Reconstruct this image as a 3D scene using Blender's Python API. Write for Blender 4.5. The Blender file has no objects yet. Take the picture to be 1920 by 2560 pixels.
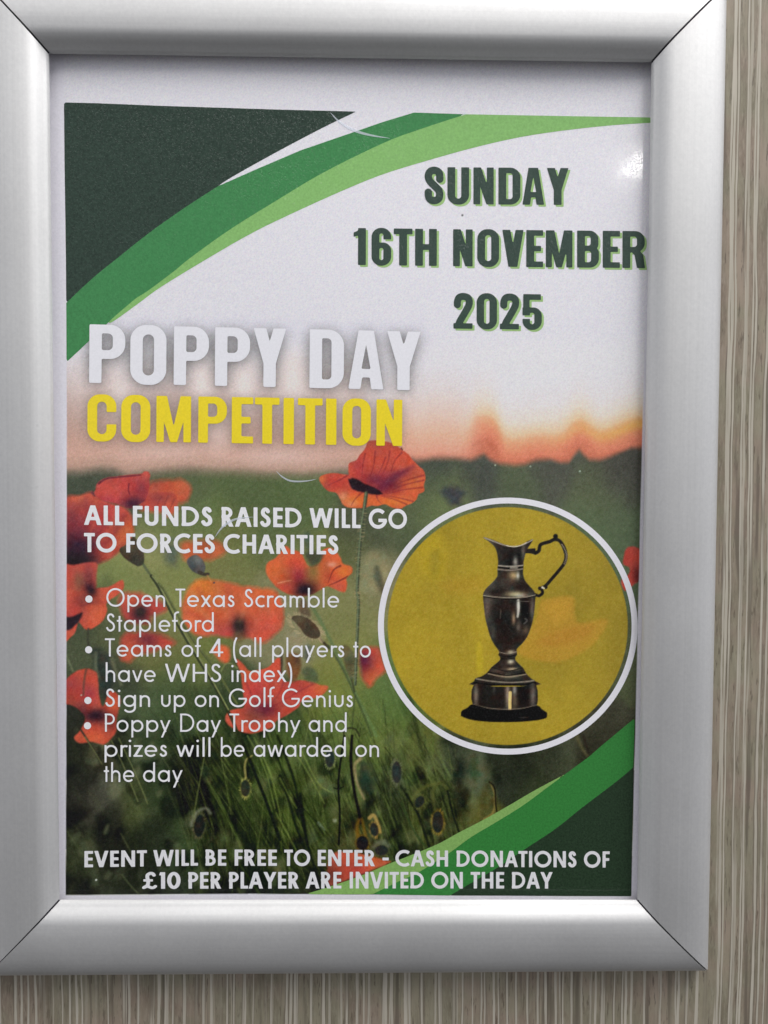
import bpy, math, random
import numpy as np

C = bpy.context.scene.collection
SC = bpy.context.scene
rng = np.random.default_rng(11)
random.seed(5)

# ------------------------------------------------------------------ camera
# frame coordinates: x right, y up, z out of the wall (millimetres), origin in
# the middle of the picture opening on the wall surface
CAM = np.array([6.91135, 0.48834, 260.87547])
RX, RY, RZ = -0.03424, -0.01546, 0.00492
FPX = 1923.0


def rotm(rx, ry, rz):
    cx, sx, cy, sy, cz, sz = math.cos(rx), math.sin(rx), math.cos(ry), math.sin(ry), math.cos(rz), math.sin(rz)
    a = np.array([[1, 0, 0], [0, cx, -sx], [0, sx, cx]])
    b = np.array([[cy, 0, sy], [0, 1, 0], [-sy, 0, cy]])
    c = np.array([[cz, -sz, 0], [sz, cz, 0], [0, 0, 1]])
    return c @ b @ a


ROT = rotm(RX, RY, RZ)
T3 = np.array([[1, 0, 0], [0, 0, -1], [0, 1, 0]], float)


def w3(P):
    """frame millimetres -> Blender metres (wall in the XZ plane, viewer at -Y)"""
    P = np.asarray(P, float)
    return np.stack([P[..., 0], -P[..., 2], P[..., 1]], -1) / 1000.0


from mathutils import Matrix
cam_data = bpy.data.cameras.new('camera')
cam = bpy.data.objects.new('camera', cam_data)
C.objects.link(cam)
M4 = Matrix.Identity(4)
A = T3 @ ROT
for i in range(3):
    for j in range(3):
        M4[i][j] = A[i, j]
    M4[i][3] = float(w3(CAM)[i])
cam.matrix_world = M4
cam_data.sensor_fit = 'VERTICAL'
cam_data.sensor_height = 36.0
cam_data.sensor_width = 27.0
cam_data.lens = FPX / 2560 * 36.0
cam_data.clip_start = 0.01
cam_data.clip_end = 50
SC.camera = cam

# ------------------------------------------------------------------ light
world = bpy.data.worlds.new('World')
SC.world = world
world.use_nodes = True
nt = world.node_tree
nt.nodes.clear()
out = nt.nodes.new('ShaderNodeOutputWorld')
bg = nt.nodes.new('ShaderNodeBackground')
tc = nt.nodes.new('ShaderNodeTexCoord')
sep = nt.nodes.new('ShaderNodeSeparateXYZ')
mr = nt.nodes.new('ShaderNodeMapRange')
mr.inputs[1].default_value = -1
mr.inputs[2].default_value = 1
# the unseen room: bright ceiling and upper walls, dim floor; the sides stay lighter
# than the straight-ahead direction, where the photographer stands
AHEAD = [(0.0, .03), (.22, .03), (.30, .035), (.40, .06), (.5, .12), (.6, .26), (.7, .33), (.84, .34), (1.0, .28)]
ASIDE = [(0.0, .06), (.22, .13), (.30, .24), (.40, .40), (.5, .56), (.6, .54), (.7, .42), (.84, .36), (1.0, .28)]


def world_ramp(stops):
    r = nt.nodes.new('ShaderNodeValToRGB')
    el = r.color_ramp.elements
    for i, (p, v) in enumerate(stops):
        w = min(max((p - .2) / .4, 0), 1)
        c = (v * (1.02 - .05 * w), v, v * (.98 + .12 * w), 1)
        if i == 0:
            e = el[0]
            e.position = p
        elif i == len(stops) - 1:
            e = el[len(el) - 1]
            e.position = p
        else:
            e = el.new(p)
        e.color = c
    nt.links.new(mr.outputs[0], r.inputs[0])
    return r


ra, rb = world_ramp(AHEAD), world_ramp(ASIDE)
ab = nt.nodes.new('ShaderNodeMath')
ab.operation = 'ABSOLUTE'
ms = nt.nodes.new('ShaderNodeMapRange')
ms.interpolation_type = 'SMOOTHSTEP'
ms.inputs[1].default_value, ms.inputs[2].default_value = .12, .52
wm_ = nt.nodes.new('ShaderNodeMix')
wm_.data_type = 'RGBA'
bg.inputs[1].default_value = 1.0
nt.links.new(tc.outputs['Generated'], sep.inputs[0])
nt.links.new(sep.outputs[0], ab.inputs[0])
nt.links.new(ab.outputs[0], ms.inputs[0])
nt.links.new(ms.outputs[0], wm_.inputs[0])
nt.links.new(ra.outputs[0], wm_.inputs[6])
nt.links.new(rb.outputs[0], wm_.inputs[7])
nt.links.new(sep.outputs[2], mr.inputs[0])
tl = nt.nodes.new('ShaderNodeMath')
tl.operation = 'MULTIPLY_ADD'
tl.inputs[1].default_value = .10
tl.inputs[2].default_value = 1.0
nt.links.new(sep.outputs[0], tl.inputs[0])
# world light added far to the sides to lift the rails' inner slopes
sw = nt.nodes.new('ShaderNodeMapRange')
sw.interpolation_type = 'SMOOTHSTEP'
sw.inputs[1].default_value, sw.inputs[2].default_value = .58, .88
sw.inputs[3].default_value, sw.inputs[4].default_value = 1.0, 1.65
sm_ = nt.nodes.new('ShaderNodeMath')
sm_.operation = 'MULTIPLY'
nt.links.new(ab.outputs[0], sw.inputs[0])
nt.links.new(tl.outputs[0], sm_.inputs[0])
nt.links.new(sw.outputs[0], sm_.inputs[1])
nt.links.new(sm_.outputs[0], bg.inputs[1])
nt.links.new(wm_.outputs[2], bg.inputs[0])
nt.links.new(bg.outputs[0], out.inputs[0])


def area(name, pos, target, size, power, col, size_y=None):
    d = bpy.data.lights.new(name, 'AREA')
    d.shape = 'RECTANGLE' if size_y else 'DISK'
    d.size = size
    if size_y:
        d.size_y = size_y
    d.energy = power
    d.color = col
    o = bpy.data.objects.new(name, d)
    C.objects.link(o)
    p, t = w3(pos), w3(target)
    from mathutils import Vector
    o.location = p
    o.rotation_euler = (Vector(t) - Vector(p)).to_track_quat('-Z', 'Y').to_euler()
    return o


# a long ceiling panel above and a little right of the frame, and a far downlight whose
# reflection sits in the clear sheet at the upper right
area('ceiling_panel', (250, 1190, 560), (0, 0, 0), 2.6, 21.0, (1.0, .98, .96), .95)
area('ceiling_lamp', (640, 1190, 560), (0, 0, 0), .80, 12.0, (1.0, .98, .96), .46)
area('downlight', (92 + 85.1 * 9.6, 110 + 110 * 9.6, 258.5 * 9.6), (0, 0, 0), .11, .95, (1.0, .97, .92), .045)

SC.view_settings.view_transform = 'Standard'
SC.view_settings.look = 'None'
SC.view_settings.exposure = 0.0
SC.view_settings.gamma = 1.0

# ------------------------------------------------------------------ helpers
PZ = 1.2            # height of the printed sheet above the wall, mm


def to_px(P):
    d = (P - CAM) @ ROT
    return np.stack([960 + FPX * d[..., 0] / -d[..., 2], 1280 - FPX * d[..., 1] / -d[..., 2]], -1)


def warp(P):
    """the sheet is not quite flat: slow waves of a few tenths of a millimetre"""
    x, y = P[..., 0], P[..., 1]
    P[..., 2] += .16 * np.sin(x / 31 + y / 70 + .6) + .12 * np.sin(y / 24 - x / 55) + .10 * np.sin(x / 17 + 2) * np.sin(y / 40)
    return P


def mm(x, y, z=PZ):
    """a traced point of the reference print -> its place on the sheet, mm"""
    x = np.asarray(x, float)
    y = np.asarray(y, float)
    d = np.stack([(x - 960) / FPX, -(y - 1280) / FPX, -np.ones_like(x)], -1) @ ROT.T
    t = (z - CAM[2]) / d[..., 2]
    P = CAM + t[..., None] * d
    return P


def lin(c):
    c = np.asarray(c, float) / 255.0
    return np.where(c <= .04045, c / 12.92, ((np.maximum(c, .04045) + .055) / 1.055) ** 2.4)


INK = 1 / 0.86      # reference white paper reads about .69 linear; paper albedo .80


def mesh_obj(name, V, F, mat, parent=None, smooth=False, col=None):
    """V (n,3) frame mm, F list/array of faces"""
    me = bpy.data.meshes.new(name)
    V = w3(V)
    if isinstance(F, np.ndarray):
        n = len(F)
        me.vertices.add(len(V))
        me.vertices.foreach_set('co', V.astype(np.float32).ravel())
        me.loops.add(n * 4)
        me.loops.foreach_set('vertex_index', F.astype(np.int32).ravel())
        me.polygons.add(n)
        me.polygons.foreach_set('loop_start', np.arange(0, n * 4, 4, dtype=np.int32))
        me.update(calc_edges=True)
        me.validate()
    else:
        me.from_pydata(V.tolist(), [], [list(f) for f in F])
        me.update()
    if smooth:
        me.polygons.foreach_set('use_smooth', [True] * len(me.polygons))
    if col is not None:
        a = me.color_attributes.new('ink', 'FLOAT_COLOR', 'POINT')
        a.data.foreach_set('color', np.concatenate([col, np.ones((len(col), 1))], 1).astype(np.float32).ravel())
    me.materials.append(mat)
    o = bpy.data.objects.new(name, me)
    C.objects.link(o)
    if parent:
        o.parent = parent
    return o


def N(t, kind, **kw):
    n = t.nodes.new(kind)
    for k, v in kw.items():
        if k.startswith('i_'):
            n.inputs[k[2:].replace('_', ' ')].default_value = v
        else:
            setattr(n, k, v)
    return n


def new_mat(name):
    m = bpy.data.materials.new(name)
    m.use_nodes = True
    return m, m.node_tree, m.node_tree.nodes['Principled BSDF']


def film(t, b, rough=.55):
    """the clear anti-glare sheet pressed on the print: a soft, sparkling coat"""
    b.inputs['Roughness'].default_value = rough
    b.inputs['Specular IOR Level'].default_value = .05
    b.inputs['Coat Weight'].default_value = .6
    b.inputs['Coat Roughness'].default_value = .085
    co = N(t, 'ShaderNodeTexCoord')
    n1 = N(t, 'ShaderNodeTexNoise', i_Scale=1900.0, i_Detail=2.0)
    n2 = N(t, 'ShaderNodeTexNoise', i_Scale=60.0, i_Detail=2.0)
    ad = N(t, 'ShaderNodeMath', operation='MULTIPLY_ADD')
    ad.inputs[1].default_value = 3.0
    bu = N(t, 'ShaderNodeBump', i_Strength=.6, i_Distance=.00005)
    t.links.new(co.outputs['Object'], n1.inputs['Vector'])
    t.links.new(co.outputs['Object'], n2.inputs['Vector'])
    t.links.new(n2.outputs['Fac'], ad.inputs[0])
    sp_ = N(t, 'ShaderNodeMapRange', interpolation_type='SMOOTHSTEP')
    sp_.inputs[1].default_value, sp_.inputs[2].default_value = .56, .72
    sp_.inputs[4].default_value = 1.7
    t.links.new(n1.outputs['Fac'], sp_.inputs[0])
    t.links.new(sp_.outputs[0], ad.inputs[2])
    t.links.new(ad.outputs[0], bu.inputs['Height'])
    t.links.new(bu.outputs[0], b.inputs['Coat Normal'])
    return co


def grain(t, co, amt, scale=1400.0):
    n = N(t, 'ShaderNodeTexNoise', i_Scale=scale, i_Detail=3.0, i_Roughness=.7)
    m = N(t, 'ShaderNodeMapRange')
    m.inputs[1].default_value, m.inputs[2].default_value = .25, .75
    m.inputs[3].default_value, m.inputs[4].default_value = 1 - amt, 1 + amt
    t.links.new(co.outputs['Object'], n.inputs['Vector'])
    t.links.new(n.outputs['Fac'], m.inputs[0])
    return m


def ink_mat(name, rgb, amt=.10):
    m, t, b = new_mat(name)
    co = film(t, b)
    g = grain(t, co, amt)
    mx = N(t, 'ShaderNodeVectorMath', operation='SCALE')
    mx.inputs[0].default_value = tuple(lin(rgb) * INK)
    t.links.new(g.outputs[0], mx.inputs['Scale'])
    t.links.new(mx.outputs[0], b.inputs['Base Color'])
    return m


def print_mat():
    m, t, b = new_mat('printed_paper')
    co = film(t, b)
    g = grain(t, co, .07)
    at = N(t, 'ShaderNodeAttribute', attribute_name='ink')
    mx = N(t, 'ShaderNodeVectorMath', operation='SCALE')
    t.links.new(at.outputs['Color'], mx.inputs[0])
    t.links.new(g.outputs[0], mx.inputs['Scale'])
    t.links.new(mx.outputs[0], b.inputs['Base Color'])
    return m


def metal_mat(streak):
    m, t, b = new_mat('satin_aluminium')
    b.inputs['Metallic'].default_value = .85
    b.inputs['Roughness'].default_value = .48
    co = N(t, 'ShaderNodeTexCoord')
    n = N(t, 'ShaderNodeTexNoise', i_Scale=900.0, i_Detail=4.0, i_Roughness=.7)
    n2 = N(t, 'ShaderNodeTexNoise', i_Scale=45.0, i_Detail=3.0)
    r = N(t, 'ShaderNodeMapRange')
    r.inputs[3].default_value, r.inputs[4].default_value = .58, .68
    r2 = N(t, 'ShaderNodeValToRGB')
    r2.color_ramp.elements[0].color = (.59, .59, .59, 1)
    r2.color_ramp.elements[0].position = .25
    r2.color_ramp.elements[1].color = (.655, .655, .65, 1)
    r2.color_ramp.elements[1].position = .75
    bu = N(t, 'ShaderNodeBump', i_Strength=.22, i_Distance=.00012)
    for a in (n, n2):
        t.links.new(co.outputs['Object'], a.inputs['Vector'])
    t.links.new(n2.outputs['Fac'], r.inputs[0])
    t.links.new(r.outputs[0], b.inputs['Roughness'])
    t.links.new(n.outputs['Fac'], r2.inputs[0])
    t.links.new(r2.outputs[0], b.inputs['Base Color'])
    t.links.new(n.outputs['Fac'], bu.inputs['Height'])
    t.links.new(bu.outputs[0], b.inputs['Normal'])
    # faint extrusion lines along the rail, and a few scuffs and dust specks
    mp = N(t, 'ShaderNodeMapping')
    mp.inputs['Scale'].default_value = streak
    n3 = N(t, 'ShaderNodeTexNoise', i_Scale=1.0, i_Detail=4.0, i_Roughness=.65)
    t.links.new(co.outputs['Object'], mp.inputs['Vector'])
    t.links.new(mp.outputs[0], n3.inputs['Vector'])
    r3 = N(t, 'ShaderNodeMapRange')
    r3.inputs[1].default_value, r3.inputs[2].default_value = .3, .7
    r3.inputs[3].default_value, r3.inputs[4].default_value = .97, 1.025
    t.links.new(n3.outputs['Fac'], r3.inputs[0])
    n4 = N(t, 'ShaderNodeTexNoise', i_Scale=210.0, i_Detail=2.0)
    r4 = N(t, 'ShaderNodeMapRange', interpolation_type='SMOOTHSTEP')
    r4.inputs[1].default_value, r4.inputs[2].default_value = .735, .82
    r4.inputs[3].default_value, r4.inputs[4].default_value = 1.0, .90
    t.links.new(co.outputs['Object'], n4.inputs['Vector'])
    t.links.new(n4.outputs['Fac'], r4.inputs[0])
    n5 = N(t, 'ShaderNodeTexNoise', i_Scale=18.0, i_Detail=3.0)
    r5 = N(t, 'ShaderNodeMapRange')
    r5.inputs[1].default_value, r5.inputs[2].default_value = .3, .7
    r5.inputs[3].default_value, r5.inputs[4].default_value = .95, 1.03
    t.links.new(co.outputs['Object'], n5.inputs['Vector'])
    t.links.new(n5.outputs['Fac'], r5.inputs[0])
    p1 = N(t, 'ShaderNodeMath', operation='MULTIPLY')
    p2 = N(t, 'ShaderNodeMath', operation='MULTIPLY')
    t.links.new(r3.outputs[0], p1.inputs[0])
    t.links.new(r4.outputs[0], p1.inputs[1])
    t.links.new(p1.outputs[0], p2.inputs[0])
    t.links.new(r5.outputs[0], p2.inputs[1])
    sc = N(t, 'ShaderNodeVectorMath', operation='SCALE')
    t.links.new(r2.outputs[0], sc.inputs[0])
    t.links.new(p2.outputs[0], sc.inputs['Scale'])
    t.links.new(sc.outputs[0], b.inputs['Base Color'])
    return m


def wall_mat():
    m, t, b = new_mat('wood_grain_laminate')
    b.inputs['Roughness'].default_value = .5
    b.inputs['Specular IOR Level'].default_value = .3
    co = N(t, 'ShaderNodeTexCoord')
    L = t.links.new

    def noise(sx, sz, detail, rough=.5, off=0.0, src=None):
        mp = N(t, 'ShaderNodeMapping')
        mp.inputs['Scale'].default_value = (sx, 1, sz)
        mp.inputs['Location'].default_value = (off, off, off)
        n = N(t, 'ShaderNodeTexNoise', i_Scale=1.0, i_Detail=detail, i_Roughness=rough)
        L(src or co.outputs['Object'], mp.inputs['Vector'])
        L(mp.outputs[0], n.inputs['Vector'])
        return n.outputs['Fac']

    def ramp(src, a, b_):
        r = N(t, 'ShaderNodeMapRange', interpolation_type='SMOOTHSTEP')
        r.inputs[1].default_value, r.inputs[2].default_value = a, b_
        L(src, r.inputs[0])
        return r.outputs[0]

    def mix(f, c1, c2):
        x = N(t, 'ShaderNodeMix', data_type='RGBA')
        L(f, x.inputs[0])
        for c, k in ((c1, 6), (c2, 7)):
            if isinstance(c, tuple):
                x.inputs[k].default_value = c + (1,)
            else:
                L(c, x.inputs[k])
        return x.outputs[2]
    # sideways wander of the grain
    wob = noise(60, 30, 2, .5, 3.1)
    wm = N(t, 'ShaderNodeMath', operation='MULTIPLY_ADD')
    wm.inputs[1].default_value = .0007
    wm.inputs[2].default_value = -.00035
    L(wob, wm.inputs[0])
    cb = N(t, 'ShaderNodeCombineXYZ')
    L(wm.outputs[0], cb.inputs[0])
    va = N(t, 'ShaderNodeVectorMath', operation='ADD')
    L(co.outputs['Object'], va.inputs[0])
    L(cb.outputs[0], va.inputs[1])
    W = va.outputs[0]
    def ridge(src, eps, soft):
        """thin veins where a stretched noise crosses its middle value"""
        m1 = N(t, 'ShaderNodeMath', operation='SUBTRACT')
        m1.inputs[1].default_value = .5
        m2 = N(t, 'ShaderNodeMath', operation='ABSOLUTE')
        r = N(t, 'ShaderNodeMapRange', interpolation_type='SMOOTHSTEP')
        r.inputs[1].default_value, r.inputs[2].default_value = eps, eps + soft
        r.inputs[3].default_value, r.inputs[4].default_value = 1, 0
        L(src, m1.inputs[0])
        L(m1.outputs[0], m2.inputs[0])
        L(m2.outputs[0], r.inputs[0])
        return r.outputs[0]

    def mul(p, q):
        m_ = N(t, 'ShaderNodeMath', operation='MULTIPLY')
        L(p, m_.inputs[0])
        L(q, m_.inputs[1])
        return m_.outputs[0]
    base = mix(ramp(noise(160, 30, 6, .7, 7.7, W), .3, .7), (.200, .168, .124), (.315, .272, .206))
    base = mix(ramp(noise(1300, 130, 3, .65, 1.7, W), .57, .66), base, (.140, .115, .086))
    base = mix(ramp(noise(1600, 240, 3, .7, 11.7, W), .45, .75), base, (.30, .266, .208))
    base = mix(ramp(noise(420, 16, 2, .6, 15.7, W), .55, .70), base, (.160, .135, .104))
    tint = mix(ramp(noise(40, 60, 3, .6, 21.7), .40, .65), (.95, 1.0, .95), (1.04, .98, 1.0))
    mu = N(t, 'ShaderNodeMix', data_type='RGBA', blend_type='MULTIPLY')
    mu.inputs[0].default_value = 1.0
    L(base, mu.inputs[6])
    L(tint, mu.inputs[7])
    base = mu.outputs[2]
    sepx = N(t, 'ShaderNodeSeparateXYZ')
    L(W, sepx.inputs[0])

    def veins_(freq, off, wlo, whi, keep, drift):
        """pale veins at irregular spacing, each with its own width and strength"""
        d_ = N(t, 'ShaderNodeMath', operation='MULTIPLY_ADD')
        d_.inputs[1].default_value = drift
        L(noise(26, 20, 2, .5, off), d_.inputs[0])
        sx_ = N(t, 'ShaderNodeMath', operation='MULTIPLY_ADD')
        sx_.inputs[1].default_value = freq
        L(sepx.outputs[0], sx_.inputs[0])
        d_.inputs[2].default_value = off * 7.3
        L(d_.outputs[0], sx_.inputs[2])
        v = N(t, 'ShaderNodeTexVoronoi', voronoi_dimensions='1D')
        v.inputs['Scale'].default_value = 1.0
        L(sx_.outputs[0], v.inputs['W'])
        sc_ = N(t, 'ShaderNodeSeparateColor')
        L(v.outputs['Color'], sc_.inputs[0])
        wd = N(t, 'ShaderNodeMapRange')
        wd.inputs[3].default_value, wd.inputs[4].default_value = wlo, whi
        L(sc_.outputs[0], wd.inputs[0])
        wn = N(t, 'ShaderNodeMapRange')
        wn.inputs[1].default_value, wn.inputs[2].default_value = .3, .7
        wn.inputs[3].default_value, wn.inputs[4].default_value = .65, 1.25
        L(noise(300, 60, 3, .6, off + 2), wn.inputs[0])
        ww = mul(wd.outputs[0], wn.outputs[0])
        q = N(t, 'ShaderNodeMath', operation='DIVIDE')
        L(v.outputs['Distance'], q.inputs[0])
        L(ww, q.inputs[1])
        r = N(t, 'ShaderNodeMapRange', interpolation_type='SMOOTHSTEP')
        r.inputs[1].default_value, r.inputs[2].default_value = .86, 1.10
        r.inputs[3].default_value, r.inputs[4].default_value = 1, 0
        L(q.outputs[0], r.inputs[0])
        halo = N(t, 'ShaderNodeMapRange', interpolation_type='SMOOTHSTEP')
        halo.inputs[1].default_value, halo.inputs[2].default_value = 1.2, 2.6
        halo.inputs[3].default_value, halo.inputs[4].default_value = 1, 0
        L(q.outputs[0], halo.inputs[0])
        st_ = ramp(sc_.outputs[1], keep, keep + .35)
        return mul(mul(r.outputs[0], st_), ramp(noise(190, 13, 3, .6, off + 5), .30, .46)), mul(halo.outputs[0], ramp(noise(260, 16, 2, .6, off + 8), .40, .62))
    va1, ha1 = veins_(320, 1.3, .07, .17, .05, .6)
    va2, ha2 = veins_(215, 4.1, .045, .11, .15, .5)
    ml = N(t, 'ShaderNodeMath', operation='MAXIMUM')
    L(va1, ml.inputs[0])
    L(va2, ml.inputs[1])
    base = mix(ha1, base, (.180, .155, .116))
    colr = mix(ml.outputs[0], base, mix(noise(420, 30, 3, .6, 2.2), (.34, .31, .25), (.54, .50, .42)))
    L(colr, b.inputs['Base Color'])
    bu = N(t, 'ShaderNodeBump', i_Strength=.15, i_Distance=.0003)
    L(ml.outputs[0], bu.inputs['Height'])
    L(bu.outputs[0], b.inputs['Normal'])
    return m


# ------------------------------------------------------------------ wall
S = 1500.0
wall = mesh_obj('wall', np.array([[-S, -S, 0], [S, -S, 0], [S, S, 0], [-S, S, 0],
                                  [-S, -S, -18], [S, -S, -18], [S, S, -18], [-S, S, -18]]),
                [(0, 1, 2, 3), (7, 6, 5, 4), (0, 4, 5, 1), (1, 5, 6, 2), (2, 6, 7, 3), (3, 7, 4, 0)], wall_mat())
wall['kind'] = 'structure'
wall['label'] = 'taupe wood-grain laminate wall panel with pale vertical veins behind the frame'
wall['category'] = 'wall'

# ------------------------------------------------------------------ snap frame
frame = bpy.data.objects.new('snap_frame', None)
C.objects.link(frame)
frame['label'] = 'silver satin aluminium snap frame with mitred corners on the wood-grain wall'
frame['category'] = 'picture frame'

INNER = [(-98.544, 140.215), (98.112, 140.018), (97.928, -140.22), (-97.824, -139.526)]
OUTER = [(-119.6, 162.5), (120.537, 162.587), (120.661, -162.734), (-120.817, -163.272)]
OUTER = [(o[0] + (1.85 if o[0] > 0 else -1.85), o[1] + (1.85 if o[1] > 0 else -1.85)) for o in OUTER]
RW = 22.5
PROFILE = [(3.2, 3.3), (1.5, 3.3), (0.1, 4.25), (0, 4.5), (0.45, 5.3), (1.4, 6.15), (2.8, 7.5), (3.9, 8.3), (4.8, 8.75), (5.8, 9.05),
           (7.5, 9.35), (9.5, 9.55), (12, 9.6), (14.5, 9.47), (17, 9.1), (19, 8.5), (20.6, 7.65), (21.7, 6.55), (22.3, 5.25), (22.5, 3.1), (22.5, 0.06), (3.2, 0.06)]
metal = (metal_mat((6, 1500, 1500)), metal_mat((1500, 1500, 6)))


def rail(k):
    i, j = k, (k + 1) % 4
    I0, I1, O0, O1 = (np.array(p, float) for p in (INNER[i], INNER[j], OUTER[i], OUTER[j]))
    along = (I1 - I0) / np.linalg.norm(I1 - I0)
    gap = GAPS[k]
    dense = []
    P = PROFILE
    for a in range(len(P)):
        p0, p1, p2, p3 = (np.array(P[(a + d) % len(P)], float) for d in (-1, 0, 1, 2))
        if 4 <= a <= 18:
            for s in (0, .25, .5, .75):
                dense.append(.5 * (2 * p1 + (p2 - p0) * s + (2 * p0 - 5 * p1 + 4 * p2 - p3) * s * s + (3 * p1 - p0 - 3 * p2 + p3) * s ** 3))
        else:
            dense.append(p1)
    D = np.array(dense)
    V, F = [], []
    n = len(D)
    segs = 24
    for s in range(segs + 1):
        f = s / segs
        for u, z in D:
            a = I0 + (O0 - I0) * u / RW + along * (gap[0] + gap[2] * (1 - u / RW))
            b = I1 + (O1 - I1) * u / RW - along * (gap[1] + gap[3] * (1 - u / RW))
            q = a + (b - a) * f
            V.append((q[0], q[1], z))
    for s in range(segs):
        for a in range(n):
            b = (a + 1) % n
            F.append((s * n + a, (s + 1) * n + a, (s + 1) * n + b, s * n + b))
    F.append(tuple(range(n)))
    F.append(tuple(segs * n + a for a in reversed(range(n))))
    o = mesh_obj('rail', np.array(V), F, metal[k % 2], frame)
    me = o.data
    import bmesh
    bm = bmesh.new()
    bm.from_mesh(me)
    bmesh.ops.recalc_face_normals(bm, faces=bm.faces)
    for f in bm.faces:
        f.smooth = len(f.verts) == 4
    for e in bm.edges:
        if len(e.link_faces) == 2 and e.link_faces[0].normal.angle(e.link_faces[1].normal, 0) > math.radians(32):
            e.smooth = False
    bm.to_mesh(me)
    bm.free()
    return o


# saw-cut clearance at each end (start, end) and how much it opens towards the picture
GAPS = [(.34, .42, .10, .05), (.40, .32, .05, .08), (.32, .10, .08, .34), (.10, .34, .34, .10)]
for k, lab in enumerate(('top rail of the frame, dark along its inner edge', 'right rail of the frame',
                         'bottom rail of the frame, brightest along its inner edge', 'left rail of the frame beside the pale paper margin')):
    r = rail(k)
    r['label'] = lab
dm, dt, db = new_mat('dark_backing')
db.inputs['Base Color'].default_value = (.012, .010, .022, 1)
db.inputs['Roughness'].default_value = .7
bw, bh = 119.2, 161.2
V = [(sx * bw, sy * bh, z) for z in (.02, .4) for sx, sy in ((-1, -1), (1, -1), (1, 1), (-1, 1))]
mesh_obj('backing_board', np.array([(sx * 101.2, sy * 143.0, z) for z in (.02, .4) for sx, sy in ((-1, -1), (1, -1), (1, 1), (-1, 1))]),
         [(3, 2, 1, 0), (4, 5, 6, 7), (0, 1, 5, 4), (1, 2, 6, 5), (2, 3, 7, 6), (3, 0, 4, 7)], dm, frame)
# dark plastic corner keys seen through the mitre cuts
for k in range(4):
    I, O = np.array(INNER[k]), np.array(OUTER[k])
    d = (O - I) / np.linalg.norm(O - I)
    nrm = np.array([-d[1], d[0]]) * .55
    P = []
    for u, z in ((.6, 4.2), (1.4, 5.1), (2.8, 6.2), (3.9, 7.0), (5.8, 7.7), (9.5, 8.2), (14.5, 8.1), (17, 7.6), (19, 6.8), (20.6, 5.8), (21.7, 4.0), (21.7, .1), (3.2, .1), (3.2, 2.9), (.8, 2.9)):
        P.append((I + (O - I) * u / RW, z))
    V = [(*(p + nrm), z) for p, z in P] + [(*(p - nrm), z) for p, z in P]
    n = len(P)
    F = [tuple(range(n)), tuple(n + a for a in reversed(range(n)))] + [(a, n + a, n + (a + 1) % n, (a + 1) % n) for a in range(n)]
    mesh_obj('corner_key', np.array(V), F, dm, frame)

# ------------------------------------------------------------------ printed sheet: raster painted at the mesh vertices
poster = bpy.data.objects.new('poster', None)
C.objects.link(poster)
poster['label'] = 'poppy day competition poster with poppies, trophy and green swooshes inside the silver frame'
poster['category'] = 'poster'

CELL = .25
xs = np.arange(-100.6, 100.61, CELL)
ys = np.arange(142.4, -142.41, -CELL)
GX, GY = np.meshgrid(xs, ys)
GP = np.stack([GX, GY, np.full_like(GX, PZ)], -1)
pxy = to_px(GP)
X, Y = pxy[..., 0], pxy[..., 1]
H_, W_ = X.shape
IMG = np.zeros((H_, W_, 3)) + np.array([213, 211, 221.])
ID = np.zeros((H_, W_), np.int32)


def box_of(x0, y0, x1, y1):
    m = (X > x0) & (X < x1) & (Y > y0) & (Y < y1)
    r = np.where(m.any(1))[0]
    c = np.where(m.any(0))[0]
    if len(r) == 0 or len(c) == 0:
        return None
    return slice(r[0], r[-1] + 1), slice(c[0], c[-1] + 1)


def sd_poly(px, py, P):
    P = np.asarray(P, float)
    d = np.full(px.shape, 1e18)
    s = np.zeros(px.shape, bool)
    Q = np.roll(P, 1, 0)
    for (ax, ay), (bx, by) in zip(P, Q):
        ex, ey = bx - ax, by - ay
        wx, wy = px - ax, py - ay
        l2 = ex * ex + ey * ey
        if l2 < 1e-12:
            continue
        t = np.clip((wx * ex + wy * ey) / l2, 0, 1)
        d = np.minimum(d, (wx - ex * t) ** 2 + (wy - ey * t) ** 2)
        c = ((ay <= py) & (by > py)) | ((by <= py) & (ay > py))
        if ey != 0:
            s ^= c & (px < ax + (py - ay) * ex / ey)
    d = np.sqrt(d)
    return np.where(s, -d, d)


def spl(P, closed=True, k=5):
    P = np.asarray(P, float)
    n = len(P)
    out_ = []
    rg = n if closed else n - 1
    for i in range(rg):
        if closed:
            p0, p1, p2, p3 = P[i - 1], P[i], P[(i + 1) % n], P[(i + 2) % n]
        else:
            p0, p1, p2, p3 = P[max(i - 1, 0)], P[i], P[i + 1], P[min(i + 2, n - 1)]
        for j in range(k):
            s = j / k
            out_.append(.5 * (2 * p1 + (p2 - p0) * s + (2 * p0 - 5 * p1 + 4 * p2 - p3) * s * s + (3 * p1 - p0 - 3 * p2 + p3) * s ** 3))
    if not closed:
        out_.append(P[-1])
    return np.array(out_)


def smooth(a, b, v):
    t = np.clip((v - a) / (b - a), 0, 1)
    return t * t * (3 - 2 * t)


class Crop:
    """coordinates read in an enlarged crop of the reference"""
    def __init__(self, x0, y0, s):
        self.o, self.s = np.array([x0, y0], float), s

    def __call__(self, *P):
        return np.array(P, float) * self.s + self.o


qa, qb, qc, qd = Crop(140, 1080, .30139), Crop(640, 1080, .30139), Crop(140, 1440, .30139), Crop(540, 1440, .30139)
qe, qf, qg = Crop(140, 1840, .30139), Crop(600, 1840, .30139), Crop(1080, 1840, .32550)
qh, q5 = Crop(1120, 1300, .24407), Crop(1040, 960, .36166)
q6 = Crop(960, 1280, .57866)

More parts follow.
